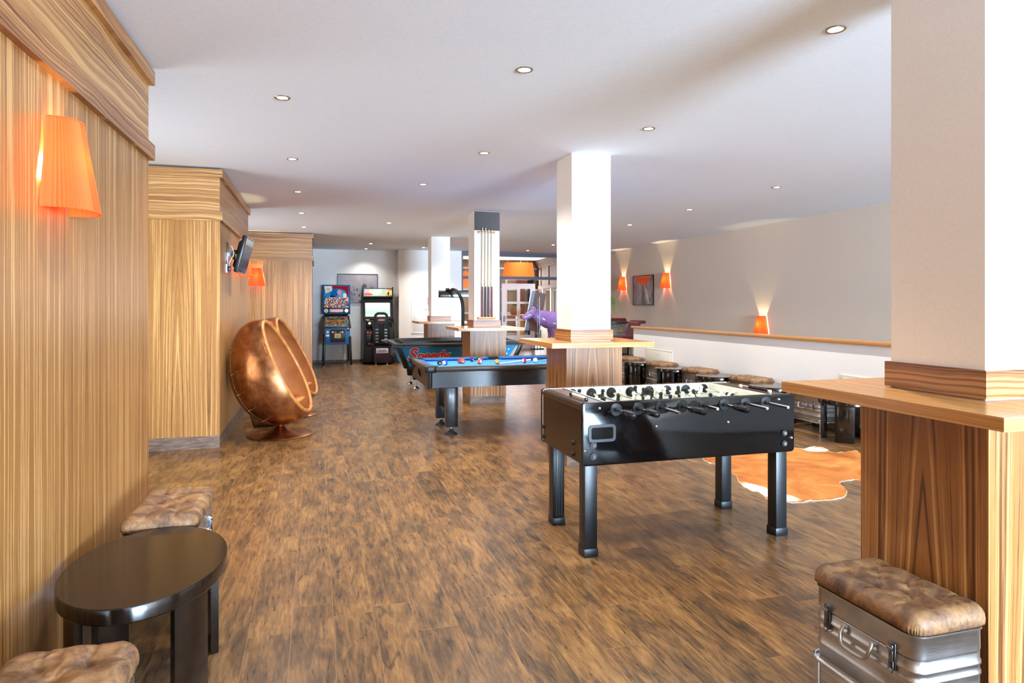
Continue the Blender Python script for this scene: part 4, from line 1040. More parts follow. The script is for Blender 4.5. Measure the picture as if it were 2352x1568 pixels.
# ------------------------------------------------------------------ copper egg chairs
def egg_chair(label, loc):
    t = thing('egg_chair', label, 'egg chair', loc, 0, 'copper egg chairs')
    al, be = radians(26), radians(12)
    n_ = Vector((cos(al)*cos(be), -cos(al)*sin(be), sin(al))); z_ = Vector((-sin(al)*cos(be), sin(al)*sin(be), cos(al))); y_ = z_.cross(n_)
    C0 = Vector((-0.062, -0.05, 0.695))
    T = Matrix(((n_.x, y_.x, z_.x, C0.x), (n_.y, y_.y, z_.y, C0.y), (n_.z, y_.z, z_.z, C0.z), (0, 0, 0, 1)))
    A = 0.590; R = 0.452; cut = 0.145
    def rad(s, off=0.0):
        s = max(-1, min(1, s)); return max(0.0, (R-off))*sqrt(max(0, 1-s*s))*(1-0.13*s)
    def shell(off, rev=False):
        bm = bmesh.new(); ns, nk = 40, 64; rows = []
        for i in range(ns+1):
            th = -pi/2+pi*i/ns; s = sin(th); row = []
            for k in range(nk):
                q = 2*pi*k/nk; row.append(bm.verts.new((rad(s, off)*cos(q), rad(s, off)*sin(q), (A-off)*s)))
            rows.append(row)
        for i in range(ns):
            for k in range(nk):
                j = (k+1) % nk; bm.faces.new((rows[i][k], rows[i][j], rows[i+1][j], rows[i+1][k]))
        bmesh.ops.remove_doubles(bm, verts=bm.verts[:], dist=1e-5)
        bmesh.ops.bisect_plane(bm, geom=bm.verts[:]+bm.edges[:]+bm.faces[:], plane_co=(cut, 0, 0), plane_no=(1, 0, 0), clear_outer=True)
        m = MB(T); m.from_bm(bm); return m
    sh = shell(0.0)
    # rivet rows
    rnd = random.Random(5)
    for s in (-0.72, -0.45, -0.12, 0.25, 0.62):
        nn = int(90*sqrt(1-s*s))
        for k in range(nn):
            q = 2*pi*k/nn; r = rad(s)
            if r*cos(q) > cut-0.02: continue
            sh.lathe([(0.004, -0.0005), (0.0032, 0.0012), (0, 0.002)], c=(0, 0, 0), seg=6) if False else None
            p = Vector((r*cos(q), r*sin(q), A*s)); nr = Vector((cos(q), sin(q), s*0.6)).normalized()
            sh.cyl(p-nr*0.001, p+nr*0.0018, 0.0036, 0.0022, seg=6)
    for q in (radians(100), radians(180), radians(260), radians(140), radians(220)):
        for k in range(60):
            s = -0.95+1.9*k/59; r = rad(s)
            if r*cos(q) > cut-0.02: continue
            p = Vector((r*cos(q), r*sin(q), A*s)); nr = Vector((cos(q), sin(q), s*0.6)).normalized()
            sh.cyl(p-nr*0.001, p+nr*0.0018, 0.0034, 0.002, seg=6)
    s_ = sh.build('shell', M['copper'], t, ang=50)
    inn = shell(0.045).build('lining', M['cognac'], t, ang=50)
    # opening rim
    def loop(off, n=72):
        P = []
        smax = 1.0
        ss = []
        # find s range where radius > cut
        lo, hi = -1.0, 0.0
        for _ in range(40):
            mid = (lo+hi)/2
            if rad(mid, off) > cut: hi = mid
            else: lo = mid
        s0 = hi; lo, hi = 0.0, 1.0
        for _ in range(40):
            mid = (lo+hi)/2
            if rad(mid, off) > cut: lo = mid
            else: hi = mid
        s1 = lo
        for k in range(n):
            a = 2*pi*k/n; c = (s0+s1)/2+(s1-s0)/2*sin(a); r = rad(c, off); yy = sqrt(max(r*r-cut*cut, 0))
            P.append(Vector((cut, yy if cos(a) >= 0 else -yy, (A-off)*c)))
        return P
    MB(T).tube([p+Vector((0.0, 0, 0)) for p in loop(0.022)], 0.021, 12, closed=True).build('rim', M['copper_tan'], t)
    MB(T).tube([p+Vector((-0.018, 0, 0)) for p in loop(0.0)], 0.006, 8, closed=True).build('rim_band', M['copper'], s_)
    # seat pad
    MB(T).sphere((-0.05, 0, -0.40), 0.25, 24, 14, (0.85, 1.0, 0.22)).build('seat_pad', M['copper_tan'], inn)
    # pedestal
    MB().lathe([(0.0, 0.0), (0.338, 0.0), (0.345, 0.006), (0.335, 0.014), (0.22, 0.032), (0.12, 0.052), (0.07, 0.075), (0.045, 0.105), (0.042, 0.13), (0.055, 0.150), (0.0, 0.155)], seg=56).build('pedestal', M['copper'], t)
    return t
e1 = egg_chair('copper riveted egg chair nearer the viewer, in front of its twin', (-0.378, 7.66, 0))
e2 = copy_tree(e1); e2.location = (-0.315, 9.05, 0); e2['label'] = 'copper riveted egg chair farther back, mostly hidden by its twin'
t = thing('copper_footstool', 'low dark copper footstool glimpsed under the nearer egg chair', 'footstool', (-0.53, 8.38, 0))
MB().hexa([(-0.17,-0.17,0),(0.17,-0.17,0),(0.17,0.17,0),(-0.17,0.17,0),(-0.24,-0.2,0.24),(0.24,-0.2,0.24),(0.24,0.2,0.24),(-0.24,0.2,0.24)], bev=0.02).build('base', M['copper'], t)
MB().box(-0.23, -0.19, 0.24, 0.23, 0.19, 0.30, bev=0.025).build('cushion', M['cognac'], t)

# ------------------------------------------------------------------ cowhide rug
pts = [(3.403,5.37),(3.364,5.258),(3.34,5.152),(3.33,5.008),(3.30,4.85),(3.25,4.68),(3.211,4.541),(3.168,4.398),(3.188,4.269),(3.141,4.131),(3.182,4.04),(3.28,3.979),(3.399,3.988),(3.535,3.97),(3.689,3.992),(3.806,4.075),(3.907,4.206),(3.963,4.321),(4.042,4.365),(4.123,4.369),(4.177,4.381),(4.192,4.307),(4.34,4.347),(4.45,4.36),(4.58,4.30),(4.78,4.33),(4.93,4.45),(4.97,4.62),(4.92,4.75),(4.852,4.909),(4.914,5.075),(4.997,5.225),(4.895,5.235),(4.767,5.214),(4.743,5.299),(4.797,5.447),(4.744,5.504),(4.62,5.47),(4.556,5.435),(4.541,5.522),(4.399,5.522),(4.235,5.57),(4.12,5.53),(3.998,5.518),(3.832,5.488),(3.72,5.50),(3.62,5.455)]
# visible outline measured in the floor plane: left/near edge
pts2 = [(3.42,5.40),(3.364,5.258),(3.375,5.152),(3.366,5.008),(3.33,4.80),(3.211,4.541),(3.168,4.398),(3.188,4.269),(3.141,4.131)]+pts[10:]
hide = smooth_path([(p[0], p[1], 0) for p in pts2], 4, True)
rnd = random.Random(11)
P2 = []
for k, p in enumerate(hide):
    j = 0.010*sin(k*1.9)+rnd.uniform(-0.008, 0.008)
    P2.append((p.x+j, p.y+j*0.7))
cx = sum(p[0] for p in P2)/len(P2); cy = sum(p[1] for p in P2)/len(P2)
bm = bmesh.new(); rings = []
NR = 26
for r in range(NR+1):
    f = 1.0 if r == 0 else (1-(r-0.85)/(NR-0.85))**0.9
    ring = []
    for k, p in enumerate(P2):
        x, y = cx+(p[0]-cx)*f, cy+(p[1]-cy)*f
        z = 0.0035+0.0015*sin(x*7+y*3)+0.0015*sin(y*9-x*4)
        # seam crease across the hide
        d = abs((y-5.06)+0.55*(x-3.9))
        z += 0.006*exp(-(d/0.03)**2)
        if r == 0: z = 0.003+0.006*max(0, sin(k*0.9))*0.8
        ring.append(bm.verts.new((x, y, z)))
    rings.append(ring)
n = len(P2)
for r in range(NR):
    for k in range(n):
        j = (k+1) % n
        bm.faces.new((rings[r][k], rings[r][j], rings[r+1][j], rings[r+1][k]))
bot = [bm.verts.new((v.co.x, v.co.y, 0.0005)) for v in rings[0]]
for k in range(n):
    j = (k+1) % n; bm.faces.new((rings[0][j], rings[0][k], bot[k], bot[j]))
rug = MB().from_bm(bm).build('cowhide_rug', M['cowhide'], None, ang=70)
at = rug.data.attributes.new('pale', 'FLOAT', 'POINT')
def pale(x, y):
    v = 0
    for px, py, sx, sy, w in ((3.24,4.30,0.10,0.32,1.0),(3.30,4.12,0.12,0.18,.8),(4.66,5.40,0.16,0.13,1.0),(3.34,5.15,0.05,0.15,.8),(3.55,4.06,.12,.05,.5),(3.85,4.93,0.05,0.04,.5),(4.70,4.86,.03,.05,.4)):
        v = max(v, w*exp(-((x-px)/sx)**2-((y-py)/sy)**2))
    return v
vals = [pale(v.co.x, v.co.y) for v in rug.data.vertices]
nr = n
for i, v in enumerate(rug.data.vertices):
    pass
at.data.foreach_set('value', vals)
for i in list(range(n))+list(range(n*(NR+1), n*(NR+2))): at.data[i].value = 0.9
tag(rug, 'brown cowhide rug with white edges on the floor behind the football table', 'rug')
# ------------------------------------------------------------------ pinball machine
def pinball():
    t = thing('pinball_machine', 'blue pinball machine with colourful backglass on slanting black legs', 'pinball machine', (0.455, 16.1, 0))
    blue = speck('pinball_blue_paint', hx('1B6FB4'), hx('2379BE'), 30, 0.35)
    yb = 0.62   # back of head (towards wall)
    hd = MB().box(-0.325, 0.38, 1.185, 0.325, 0.62, 1.890, bev=0.008).build('backbox', speck('backbox_blue', hx('0F4E88'), hx('155792'), 30, 0.35), t)
    yf = 0.378
    n = NT('backglass_print'); co = n.coord(); x, y, z = n.xyz(co)
    vo = n.new('ShaderNodeTexVoronoi'); vo.inputs['Scale'].default_value = 42; n.l.new(co, vo.inputs['Vector'])
    zz = n.math('SUBTRACT', z, 1.36)
    busy = n.ramp(n.xyz(vo.outputs['Color'])[0], [(0.0, hx('C0392B')), (0.18, hx('D8A82A')), (0.34, hx('2E6FB0')), (0.5, hx('CFD6D8')), (0.66, hx('1C2A4A')), (0.8, hx('D07A30')), (0.92, hx('8FB4C4'))], 'CONSTANT')
    sky = hx('1F7FBE'); m = n.math('GREATER_THAN', z, 1.60)
    e = n.mix(m, busy, sky)
    n.p(base=e, rough=0.4, spec=0.2, ec=e, es=0.22); art = n.mat
    bg = MB().box(-0.285, yf-0.006, 1.345, 0.285, yf, 1.865, bev=0.002).build('backglass', art, hd)
    f = lambda name, poly, mat, d=0.001: MB().prism(poly, yf-0.008-d, yf-0.006, 'xz').build(name, mat, bg)
    red = plain('print_red', hx('A81E24'), 0.7, spec=0.1); yel = plain('print_yellow', hx('E3BE2E'), 0.3); brn = plain('print_rust', hx('B0552A'), 0.3); dk = plain('print_black', hx('1A1A20'), 0.3); wh = plain('print_white', hx('D9DEE0'), 0.3); rb = plain('print_blue', hx('1450A0'), 0.3)
    f('curtain_print', [(-0.10,1.862),(0.283,1.862),(0.283,1.58),(0.24,1.66),(0.20,1.75),(0.10,1.79),(0.0,1.80),(-0.05,1.79),(-0.09,1.81)], red)
    f('sign_print', [(-0.283,1.86),(-0.10,1.86),(-0.10,1.75),(-0.20,1.70),(-0.245,1.68)], yel)
    s = f('sign_white', [(-0.255,1.845),(-0.125,1.85),(-0.12,1.765),(-0.225,1.735)], wh, 0.002)
    for k in range(3): MB().box(-0.225+k*0.008, yf-0.0105, 1.80-k*0.020, -0.145, yf-0.0095, 1.808-k*0.020).build('sign_lines', red, s)
    f('blue_shape_print', [(-0.15,1.60),(-0.13,1.70),(-0.08,1.78),(0.0,1.80),(0.05,1.76),(0.06,1.70),(0.03,1.64),(0.0,1.60)], plain('print_azure', hx('1A70B8'), 0.7, spec=0.1))
    f('rust_disc_print', [(0.07+0.055*cos(a), 1.715+0.055*sin(a)) for a in [2*pi*k/20 for k in range(20)]], brn, 0.002)
    f('dark_wedge_print', [(0.00,1.625),(0.13,1.68),(0.145,1.56),(0.08,1.59),(0.09,1.635)], dk, 0.002)
    f('grey_panel_print', [(0.155,1.69),(0.225,1.69),(0.24,1.64),(0.22,1.58),(0.16,1.58)], wh)
    f('bar_print', [(-0.15,1.60),(-0.15,1.625),(-0.07,1.63),(-0.02,1.61),(-0.06,1.57),(-0.12,1.57)], dk)
    sp = MB().box(-0.292, yf-0.008, 1.205, 0.292, yf, 1.335, bev=0.003).build('speaker_panel', M['black'], hd)
    for x in (-0.235, 0.235):
        r = MB().lathe([(0.0, 0), (0.045, 0), (0.048, 0.004), (0.040, 0.006), (0.0, 0.004)], c=(x, yf-0.014, 1.270), axis='y', seg=24).build('speaker_badge', M['ivory'], sp)
        MB().cyl((x, yf-0.0165, 1.27), (x, yf-0.012, 1.27), 0.030, seg=20).build('speaker_cone', M['dchrome'] if x > 0 else brn, sp)
    dsp = MB().box(-0.155, yf-0.010, 1.235, 0.155, yf-0.007, 1.308).build('display', plain('display_glass', hx('2A1512'), 0.2), sp)
    cu = bpy.data.curves.new('display_text', 'FONT'); cu.body = 'THEN HAPPENS'; cu.size = 0.048; cu.align_x = 'CENTER'; cu.extrude = 0.0005; cu.offset = 0.0012
    tmp = bpy.data.objects.new('tmp', cu); COL.objects.link(tmp); bpy.context.view_layer.update()
    me = bpy.data.meshes.new_from_object(tmp.evaluated_get(bpy.context.evaluated_depsgraph_get())); bpy.data.objects.remove(tmp)
    w = max(v.co.x for v in me.vertices)-min(v.co.x for v in me.vertices)
    for v in me.vertices: v.co.x *= 0.235/w; v.co.y *= 1.15
    me.materials.clear(); me.materials.append(emis('amber_display', hx('FF5A20'), 1.5))
    o = bpy.data.objects.new('display_text', me); COL.objects.link(o); o.parent = sp; o.location = (0, yf-0.011, 1.251); o.rotation_euler = (pi/2, 0, 0)
    # cabinet, slanting playfield
    yF = -0.60
    MB().hexa([(-0.275,yF,0.52),(0.275,yF,0.52),(0.275,0.60,0.60),(-0.275,0.60,0.60),(-0.275,yF,0.905),(0.275,yF,0.905),(0.275,0.60,1.185),(-0.275,0.60,1.185)], bev=0.004).build('cabinet', blue, t)
    for s in (-1, 1):
        MB().hexa([(s*0.285-0.012,yF-0.005,0.885),(s*0.285+0.012,yF-0.005,0.885),(s*0.285+0.012,0.38,1.115),(s*0.285-0.012,0.38,1.115),(s*0.285-0.012,yF-0.005,0.920),(s*0.285+0.012,yF-0.005,0.920),(s*0.285+0.012,0.38,1.150),(s*0.285-0.012,0.38,1.150)]).build('side_rail', M['black'], t)
    n = NT('playfield_print'); co = n.coord(); vo = n.new('ShaderNodeTexVoronoi'); vo.inputs['Scale'].default_value = 22; n.l.new(co, vo.inputs['Vector'])
    e = n.ramp(n.xyz(vo.outputs['Color'])[0], [(0.0, hx('2B2A2C')), (0.3, hx('5A6A3A')), (0.5, hx('7A4A30')), (0.68, hx('3A4650')), (0.85, hx('B89A3A'))], 'CONSTANT'); n.p(base=e, rough=0.08)
    pf = MB().hexa([(-0.265,yF+0.05,0.908),(0.265,yF+0.05,0.908),(0.265,0.37,1.135),(-0.265,0.37,1.135),(-0.265,yF+0.05,0.916),(0.265,yF+0.05,0.916),(0.265,0.37,1.143),(-0.265,0.37,1.143)]).build('playfield', n.mat, t)
    MB().box(-0.287, yF-0.012, 0.885, 0.287, yF+0.05, 0.922, bev=0.006).build('lockdown_bar', M['black'], t)
    MB().cyl((0.17, 0.15, 1.10), (0.17, 0.15, 1.125), 0.035, seg=16).build('pink_bumper', plain('pink_bumper', hx('C04AA0'), 0.3), pf)
    cd = MB().prism(rrect(0.005, 0.715, 0.335, 0.285, 0.03), yF-0.010, yF, 'xz', bev=0.003).build('coin_door', M['black'], t)
    MB().box(-0.065, yF-0.013, 0.665, 0.070, yF-0.010, 0.765).build('coin_label', plain('coin_label_yellow', hx('D8C23A'), 0.4), cd)
    cm = MB()
    for k in range(3): cm.box(-0.05, yF-0.0145, 0.682+k*0.025, 0.055, yF-0.013, 0.692+k*0.025)
    cm.build('coin_label_print', dk, cd)
    for x in (-0.045, 0.06): MB().box(x-0.012, yF-0.016, 0.785, x+0.012, yF-0.010, 0.812, bev=0.002).build('coin_slot', emis('red_coin_light', hx('D82A2A'), 0.8), cd)
    for x in (-0.105, 0.105): MB().box(x-0.018, yF-0.013, 0.782, x+0.018, yF-0.010, 0.815).build('price_card', M['white_paint'], cd)
    MB().cyl((-0.215, yF-0.004, 0.80), (-0.215, yF, 0.80), 0.028, seg=20).build('yellow_emblem', yel, t)
    MB().box(-0.25, yF-0.003, 0.70, -0.18, yF, 0.745).build('white_emblem', wh, t)
    MB().box(-0.13, yF-0.003, 0.538, 0.17, yF, 0.552).build('red_strip_print', red, t)
    MB().box(0.20, yF-0.02, 0.82, 0.25, yF, 0.90, bev=0.006).cyl((0.225, yF-0.05, 0.86), (0.225, yF, 0.86), 0.012).build('plunger', M['black'], t)
    MB().cyl((0.225, yF-0.055, 0.875), (0.225, yF-0.02, 0.875), 0.02).build('start_button', plain('amber_button', hx('F0A020'), 0.3), t)
    for sx in (-1, 1):
        for y, zt_, dy in ((yF+0.02, 0.70, -0.03), (0.56, 0.72, 0.03)):
            x = sx*0.272; xb = x+sx*0.028
            l = MB().hexa([(xb-0.022,y+dy-0.022,0.05),(xb+0.022,y+dy-0.022,0.05),(xb+0.022,y+dy+0.022,0.05),(xb-0.022,y+dy+0.022,0.05),(x-0.026,y-0.026,zt_),(x+0.026,y-0.026,zt_),(x+0.026,y+0.026,zt_),(x-0.026,y+0.026,zt_)], bev=0.006).build('leg', M['black'], t)
            MB().cyl((xb, y+dy, 0), (xb, y+dy, 0.055), 0.010).cyl((xb, y+dy, 0), (xb, y+dy, 0.01), 0.024).build('foot', M['chrome'], l)
pinball()

# ------------------------------------------------------------------ driving arcade machine
def arcade():
    t = thing('arcade_machine', 'black driving arcade machine with lit marquee, screen and seat', 'arcade machine', (1.43, 16.2, 0))
    side = [(-0.10, 0.03), (0.55, 0.03), (0.55, 1.80), (0.28, 1.845), (0.18, 1.845), (0.18, 1.60), (0.30, 1.56), (0.20, 1.10), (-0.02, 1.0), (-0.06, 0.85), (-0.14, 0.70), (-0.16, 0.35), (-0.12, 0.10)]
    for s in (-1, 1): MB().prism(side, s*0.352-0.010, s*0.352+0.010, 'yz', bev=0.003).build('side_panel', M['black'], t)
    MB().prism([(-0.08, 0.05), (0.53, 0.05), (0.53, 1.78), (0.42, 1.78), (0.34, 1.52), (0.24, 1.06), (0.0, 0.97), (-0.05, 0.80), (-0.10, 0.65), (-0.12, 0.35)], -0.342, 0.342, 'yz').build('cabinet', M['powder'], t)
    MB().prism([(0.205, 1.60), (0.50, 1.60), (0.50, 1.815), (0.205, 1.815)], -0.342, 0.342, 'yz').build('marquee_box', M['black'], t)
    n = NT('marquee_art'); co = n.coord(); x, y, z = n.xyz(co)
    r = n.math('SQRT', n.math('ADD', n.math('POWER', n.math('MULTIPLY', x, 2.6), 2.0), n.math('POWER', n.math('MULTIPLY', n.math('SUBTRACT', z, 1.73), 5.0), 2.0)))
    q = n.math('ADD', r, n.math('MULTIPLY', n.math('SUBTRACT', n.noise(co, 9, 4, 0.7), 0.5), 0.9))
    c = n.ramp(q, [(0.10, hx('FFFFF0')), (0.26, hx('E8F08A')), (0.42, hx('4FA070')), (0.58, hx('C98A2A')), (0.72, hx('B03A1E')), (0.9, hx('2A4A2A'))])
    n.p(base=hx('303030'), rough=0.2, ec=c, es=1.2)
    mq = MB().box(-0.335, 0.195, 1.625, 0.335, 0.206, 1.795).build('marquee', n.mat, t)
    yc = plain('art_yellow_car', hx('E0B420'), 0.4, ec=hx('E0B420'), es=0.6)
    MB().prism([(0.20,1.65),(0.33,1.65),(0.33,1.77),(0.27,1.75),(0.21,1.70)], 0.190, 0.196, 'xz').build('yellow_car_art', yc, mq)
    MB().prism([(0.245+0.02*cos(2*pi*k/16), 1.685+0.045*sin(2*pi*k/16)) for k in range(16)], 0.187, 0.191, 'xz').build('wheel_art', M['rubber'], mq)
    MB().prism([(-0.33,1.64),(-0.12,1.64),(-0.16,1.69),(-0.28,1.70),(-0.33,1.68)], 0.190, 0.196, 'xz').build('red_car_art', plain('art_red_car', hx('D0502A'), 0.4, ec=hx('D0502A'), es=0.7), mq)
    # bezel + screen
    tl = 0.235
    def pl(z): return 0.30-(1.56-z)*0.10/0.46*1.0
    MB().hexa([(-0.342,pl(1.06)-0.01,1.06),(0.342,pl(1.06)-0.01,1.06),(0.342,pl(1.06)+0.02,1.06),(-0.342,pl(1.06)+0.02,1.06),(-0.342,pl(1.57)-0.01,1.57),(0.342,pl(1.57)-0.01,1.57),(0.342,pl(1.57)+0.02,1.57),(-0.342,pl(1.57)+0.02,1.57)]).build('screen_glass', plain('smoked_glass', hx('2A2C30'), 0.06), t)
    n = NT('screen_image'); x, y, z = n.xyz(n.coord()); w = n.math('ADD', z, n.math('MULTIPLY', n.noise(n.coord(), 7, 3, 0.5), 0.10))
    c = n.ramp(n.math('MULTIPLY', n.math('SUBTRACT', w, 1.10), 2.6), [(0.0, hx('E8E0DA')), (0.30, hx('D9DCD6')), (0.40, hx('8EC49A')), (0.62, hx('9AD0A8')), (0.80, hx('E6F4F2')), (1.0, hx('FFFFFF'))])
    n.p(base=hx('202020'), rough=0.1, ec=c, es=1.7)
    MB().hexa([(-0.30,pl(1.13)-0.016,1.13),(0.29,pl(1.13)-0.016,1.13),(0.29,pl(1.13)-0.008,1.13),(-0.30,pl(1.13)-0.008,1.13),(-0.30,pl(1.46)-0.016,1.46),(0.29,pl(1.46)-0.016,1.46),(0.29,pl(1.46)-0.008,1.46),(-0.30,pl(1.46)-0.008,1.46)]).build('screen', n.mat, t)
    # control panel, wheel, coin doors
    MB().box(-0.30, -0.10, 0.88, 0.30, 0.15, 1.04, bev=0.02).build('dashboard', M['black'], t)
    w = MB(); w.tube([(0.02+0.14*cos(a), -0.20+0.05*sin(a), 0.98+0.13*sin(a)) for a in [2*pi*k/32 for k in range(32)]], 0.015, 8, closed=True); w.cyl((0.02, -0.08, 0.96), (0.02, -0.20, 0.98), 0.03).box(-0.11, -0.215, 0.965, 0.15, -0.19, 0.99, bev=0.004)
    w.build('steering_wheel', M['rubber'], t)
    MB().cyl((-0.225, -0.13, 0.975), (-0.225, -0.10, 0.975), 0.026, seg=18).build('start_button', emis('white_red_button', hx('FFD8C0'), 2.0), t)
    MB().cyl((-0.12, -0.13, 0.955), (-0.12, -0.10, 0.955), 0.018, seg=16).build('view_button', emis('red_button', hx('E84A20'), 0.8), t)
    MB().box(-0.31, -0.003, 1.045, -0.22, 0.0, 1.065).build('warning_label', M['yellow'], t)
    c = MB().box(-0.32, -0.165, 0.42, -0.12, -0.12, 0.82, bev=0.006).build('coin_door', M['black'], t)
    for x in (-0.27, -0.20): MB().box(x-0.018, -0.172, 0.745, x+0.018, -0.163, 0.775, bev=0.002).build('coin_light', emis('coin_light_red', hx('D82A30'), 0.8), c)
    for x in (-0.27, -0.20): MB().box(x-0.018, -0.170, 0.685, x+0.018, -0.163, 0.705, bev=0.002).build('coin_plate', M['dchrome'], c)
    MB().box(-0.25, -0.175, 0.475, -0.21, -0.163, 0.51, bev=0.004).build('padlock', M['orangewood'], c)
    for x in (-0.27, 0.27): MB().cyl((x-0.02, 0.0, 0.03), (x+0.02, 0.0, 0.03), 0.03, seg=14).build('castor', M['black'], t)
    # seat on its own pod, joined to the cabinet
    px = 0.055
    MB().box(px-0.20, -0.34, 0.05, px+0.20, -0.08, 0.43, bev=0.01).build('seat_pod', speck('dark_purple_laminate', hx('2A1630'), hx('33203A'), 40, 0.35), t)
    pb = MB().ring((px-0.205, -0.345, px+0.205, -0.075), (px-0.19, -0.33, px+0.19, -0.09), 0.38, 0.45).build('seat_base', M['black'], t)
    plate = MB().box(px-0.145, -0.347, 0.275, px+0.135, -0.341, 0.395, bev=0.003).build('number_plate', speck('plate_face', hx('C8C4D8'), hx('D6D2E2'), 20, 0.4), t)
    cu = bpy.data.curves.new('plate_text', 'FONT'); cu.body = "CRUIS'N"; cu.size = 0.075; cu.align_x = 'CENTER'; cu.extrude = 0.001; cu.offset = 0.001
    tmp = bpy.data.objects.new('tmp', cu); COL.objects.link(tmp); bpy.context.view_layer.update()
    me = bpy.data.meshes.new_from_object(tmp.evaluated_get(bpy.context.evaluated_depsgraph_get())); bpy.data.objects.remove(tmp)
    w = max(v.co.x for v in me.vertices)-min(v.co.x for v in me.vertices)
    for v in me.vertices: v.co.x *= 0.20/w
    me.materials.clear(); me.materials.append(plain('plate_ink', hx('23244A'), 0.5))
    o = bpy.data.objects.new('plate_text', me); COL.objects.link(o); o.parent = plate; o.location = (px-0.005, -0.349, 0.308); o.rotation_euler = (pi/2, 0, 0)
    px = 0.035
    bk = [(px-0.19,0.47),(px-0.212,0.60),(px-0.205,0.90),(px-0.185,0.985),(px-0.165,1.09),(px-0.13,1.12),(px+0.13,1.12),(px+0.165,1.09),(px+0.185,0.985),(px+0.205,0.90),(px+0.212,0.60),(px+0.19,0.47)]
    sb = MB().prism(bk, -0.30, -0.18, 'xz', bev=0.02).build('seat_back', M['black'], t)
    MB().tube(smooth_path([(px-0.135, -0.24, 1.10), (px-0.13, -0.24, 1.16), (px-0.08, -0.24, 1.205), (px+0.0, -0.24, 1.21), (px+0.08, -0.24, 1.205), (px+0.13, -0.24, 1.16), (px+0.135, -0.24, 1.10)], 6), 0.033, 12).build('seat_handle', M['rubber'], t)
    MB().prism([(px-0.05,0.50),(px+0.05,0.50),(px+0.06,0.95),(px+0.14,1.0),(px-0.14,1.0),(px-0.06,0.95)], -0.318, -0.298, 'xz', bev=0.006).build('seat_spine', M['powder'], sb)
    for s in (-1, 1): MB().box(px+s*0.185-0.02, -0.325, 0.56, px+s*0.185+0.02, -0.20, 0.92, bev=0.014).build('seat_bolster', M['rubber'], sb)
    ls = MB()
    for s in (-1, 1):
        for k in range(5): ls.hexa([(px+s*0.105-0.032,-0.304,0.53+k*0.072),(px+s*0.105+0.032,-0.304,0.53+k*0.072+0.012*s*-1),(px+s*0.105+0.032,-0.30,0.53+k*0.072),(px+s*0.105-0.032,-0.30,0.53+k*0.072),(px+s*0.105-0.032,-0.304,0.552+k*0.072),(px+s*0.105+0.032,-0.304,0.552+k*0.072),(px+s*0.105+0.032,-0.30,0.552+k*0.072),(px+s*0.105-0.032,-0.30,0.552+k*0.072)])
    ls.build('seat_slots', plain('pale_slot', hx('9FC0C8'), 0.3), sb)
    MB().lathe([(0.0, 0), (0.09, 0.0), (0.075, 0.006), (0.0, 0.008)], c=(px, -0.308, 1.055), axis='y', sy=0.28, seg=24).build('seat_emblem', plain('seat_emblem_print', hx('B06A58'), 0.4), sb)
    for s in (-1, 1): MB().cyl((px+s*0.21, -0.30, 0.49), (px+s*0.21, -0.17, 0.49), 0.045, seg=18).build('seat_hinge', M['black'], t)
    MB().box(px-0.19, -0.17, 0.45, px+0.19, 0.12, 0.52, bev=0.02).build('seat', M['black'], t)
    MB().box(px+0.22, -0.2, 0.03, px+0.34, 0.0, 0.28, bev=0.01).build('pedal_box', M['black'], t)
    for x in (px-0.13, px+0.13): MB().cyl((x, -0.32, 0.0), (x, -0.32, 0.05), 0.012).cyl((x, -0.32, 0.0), (x, -0.32, 0.012), 0.03).build('foot', M['chrome'], t)
arcade()

# ------------------------------------------------------------------ pictures
def picture(name, label, loc, rz, w, h, art, frame=0.014):
    t = thing(name, label, 'picture', loc, rz)
    MB().frame(-w/2, w/2, -h/2, h/2, frame, -0.025, 0).build('frame', M['black'], t)
    return t, MB().box(-w/2+frame, -0.015, -h/2+frame, w/2-frame, -0.004, h/2-frame).build('print', art, t)
n = NT('greyscale_city_print'); co = n.coord(); a = n.noise(co, 3, 6, 0.7, 1.0); vo = n.new('ShaderNodeTexVoronoi', distance='CHEBYCHEV'); vo.inputs['Scale'].default_value = 16; n.l.new(co, vo.inputs['Vector'])
x, y, z = n.xyz(co); b = n.math('MULTIPLY', n.xyz(vo.outputs['Color'])[0], n.math('LESS_THAN', z, 0.05))
f = n.math('SUBTRACT', n.math('ADD', a, 0.15), n.math('MULTIPLY', b, 0.35)); n.p(base=n.ramp(f, [(0.2, hx('4A4448')), (0.45, hx('9A949A')), (0.75, hx('B4AEB4'))]), rough=0.45, spec=0.2)
t, pr = picture('framed_picture', 'wide framed black and white town print behind the arcade machines', (0.97, 16.8, 1.815), 0, 0.965, 0.715, n.mat)
# generic roofs and a domed tower
gd = plain('print_dark_grey', hx('544C52'), 0.5); gl = plain('print_light_grey', hx('A9A2A8'), 0.5)
MB().prism([(0.10,0.02),(0.10,0.06),(0.13,0.10),(0.16,0.115),(0.19,0.10),(0.22,0.06),(0.22,0.02)], -0.018, -0.015, 'xz').build('dome_print', gd, pr)
MB().prism([(-0.06,-0.30),(-0.06,0.05),(0.0,0.14),(0.02,0.05),(0.09,0.02),(0.23,0.02),(0.25,0.12),(0.27,0.02),(0.30,-0.05),(0.30,-0.30)], -0.0168, -0.0150, 'xz').build('building_print', gl, pr)
for x, z in ((-0.03, -0.06), (0.12, -0.10), (0.2, -0.12), (0.02, -0.2), (0.16, -0.24)): MB().box(x, -0.0185, z, x+0.035, -0.0168, z+0.06).build('window_print', gd, pr)
n = NT('abstract_print'); co = n.coord(); a = n.noise(n.new('ShaderNodeMapping', ins={'Vector': co, 'Scale': (5, 5, 1.4)}).outputs[0], 1.2, 6, 0.65, 1.6)
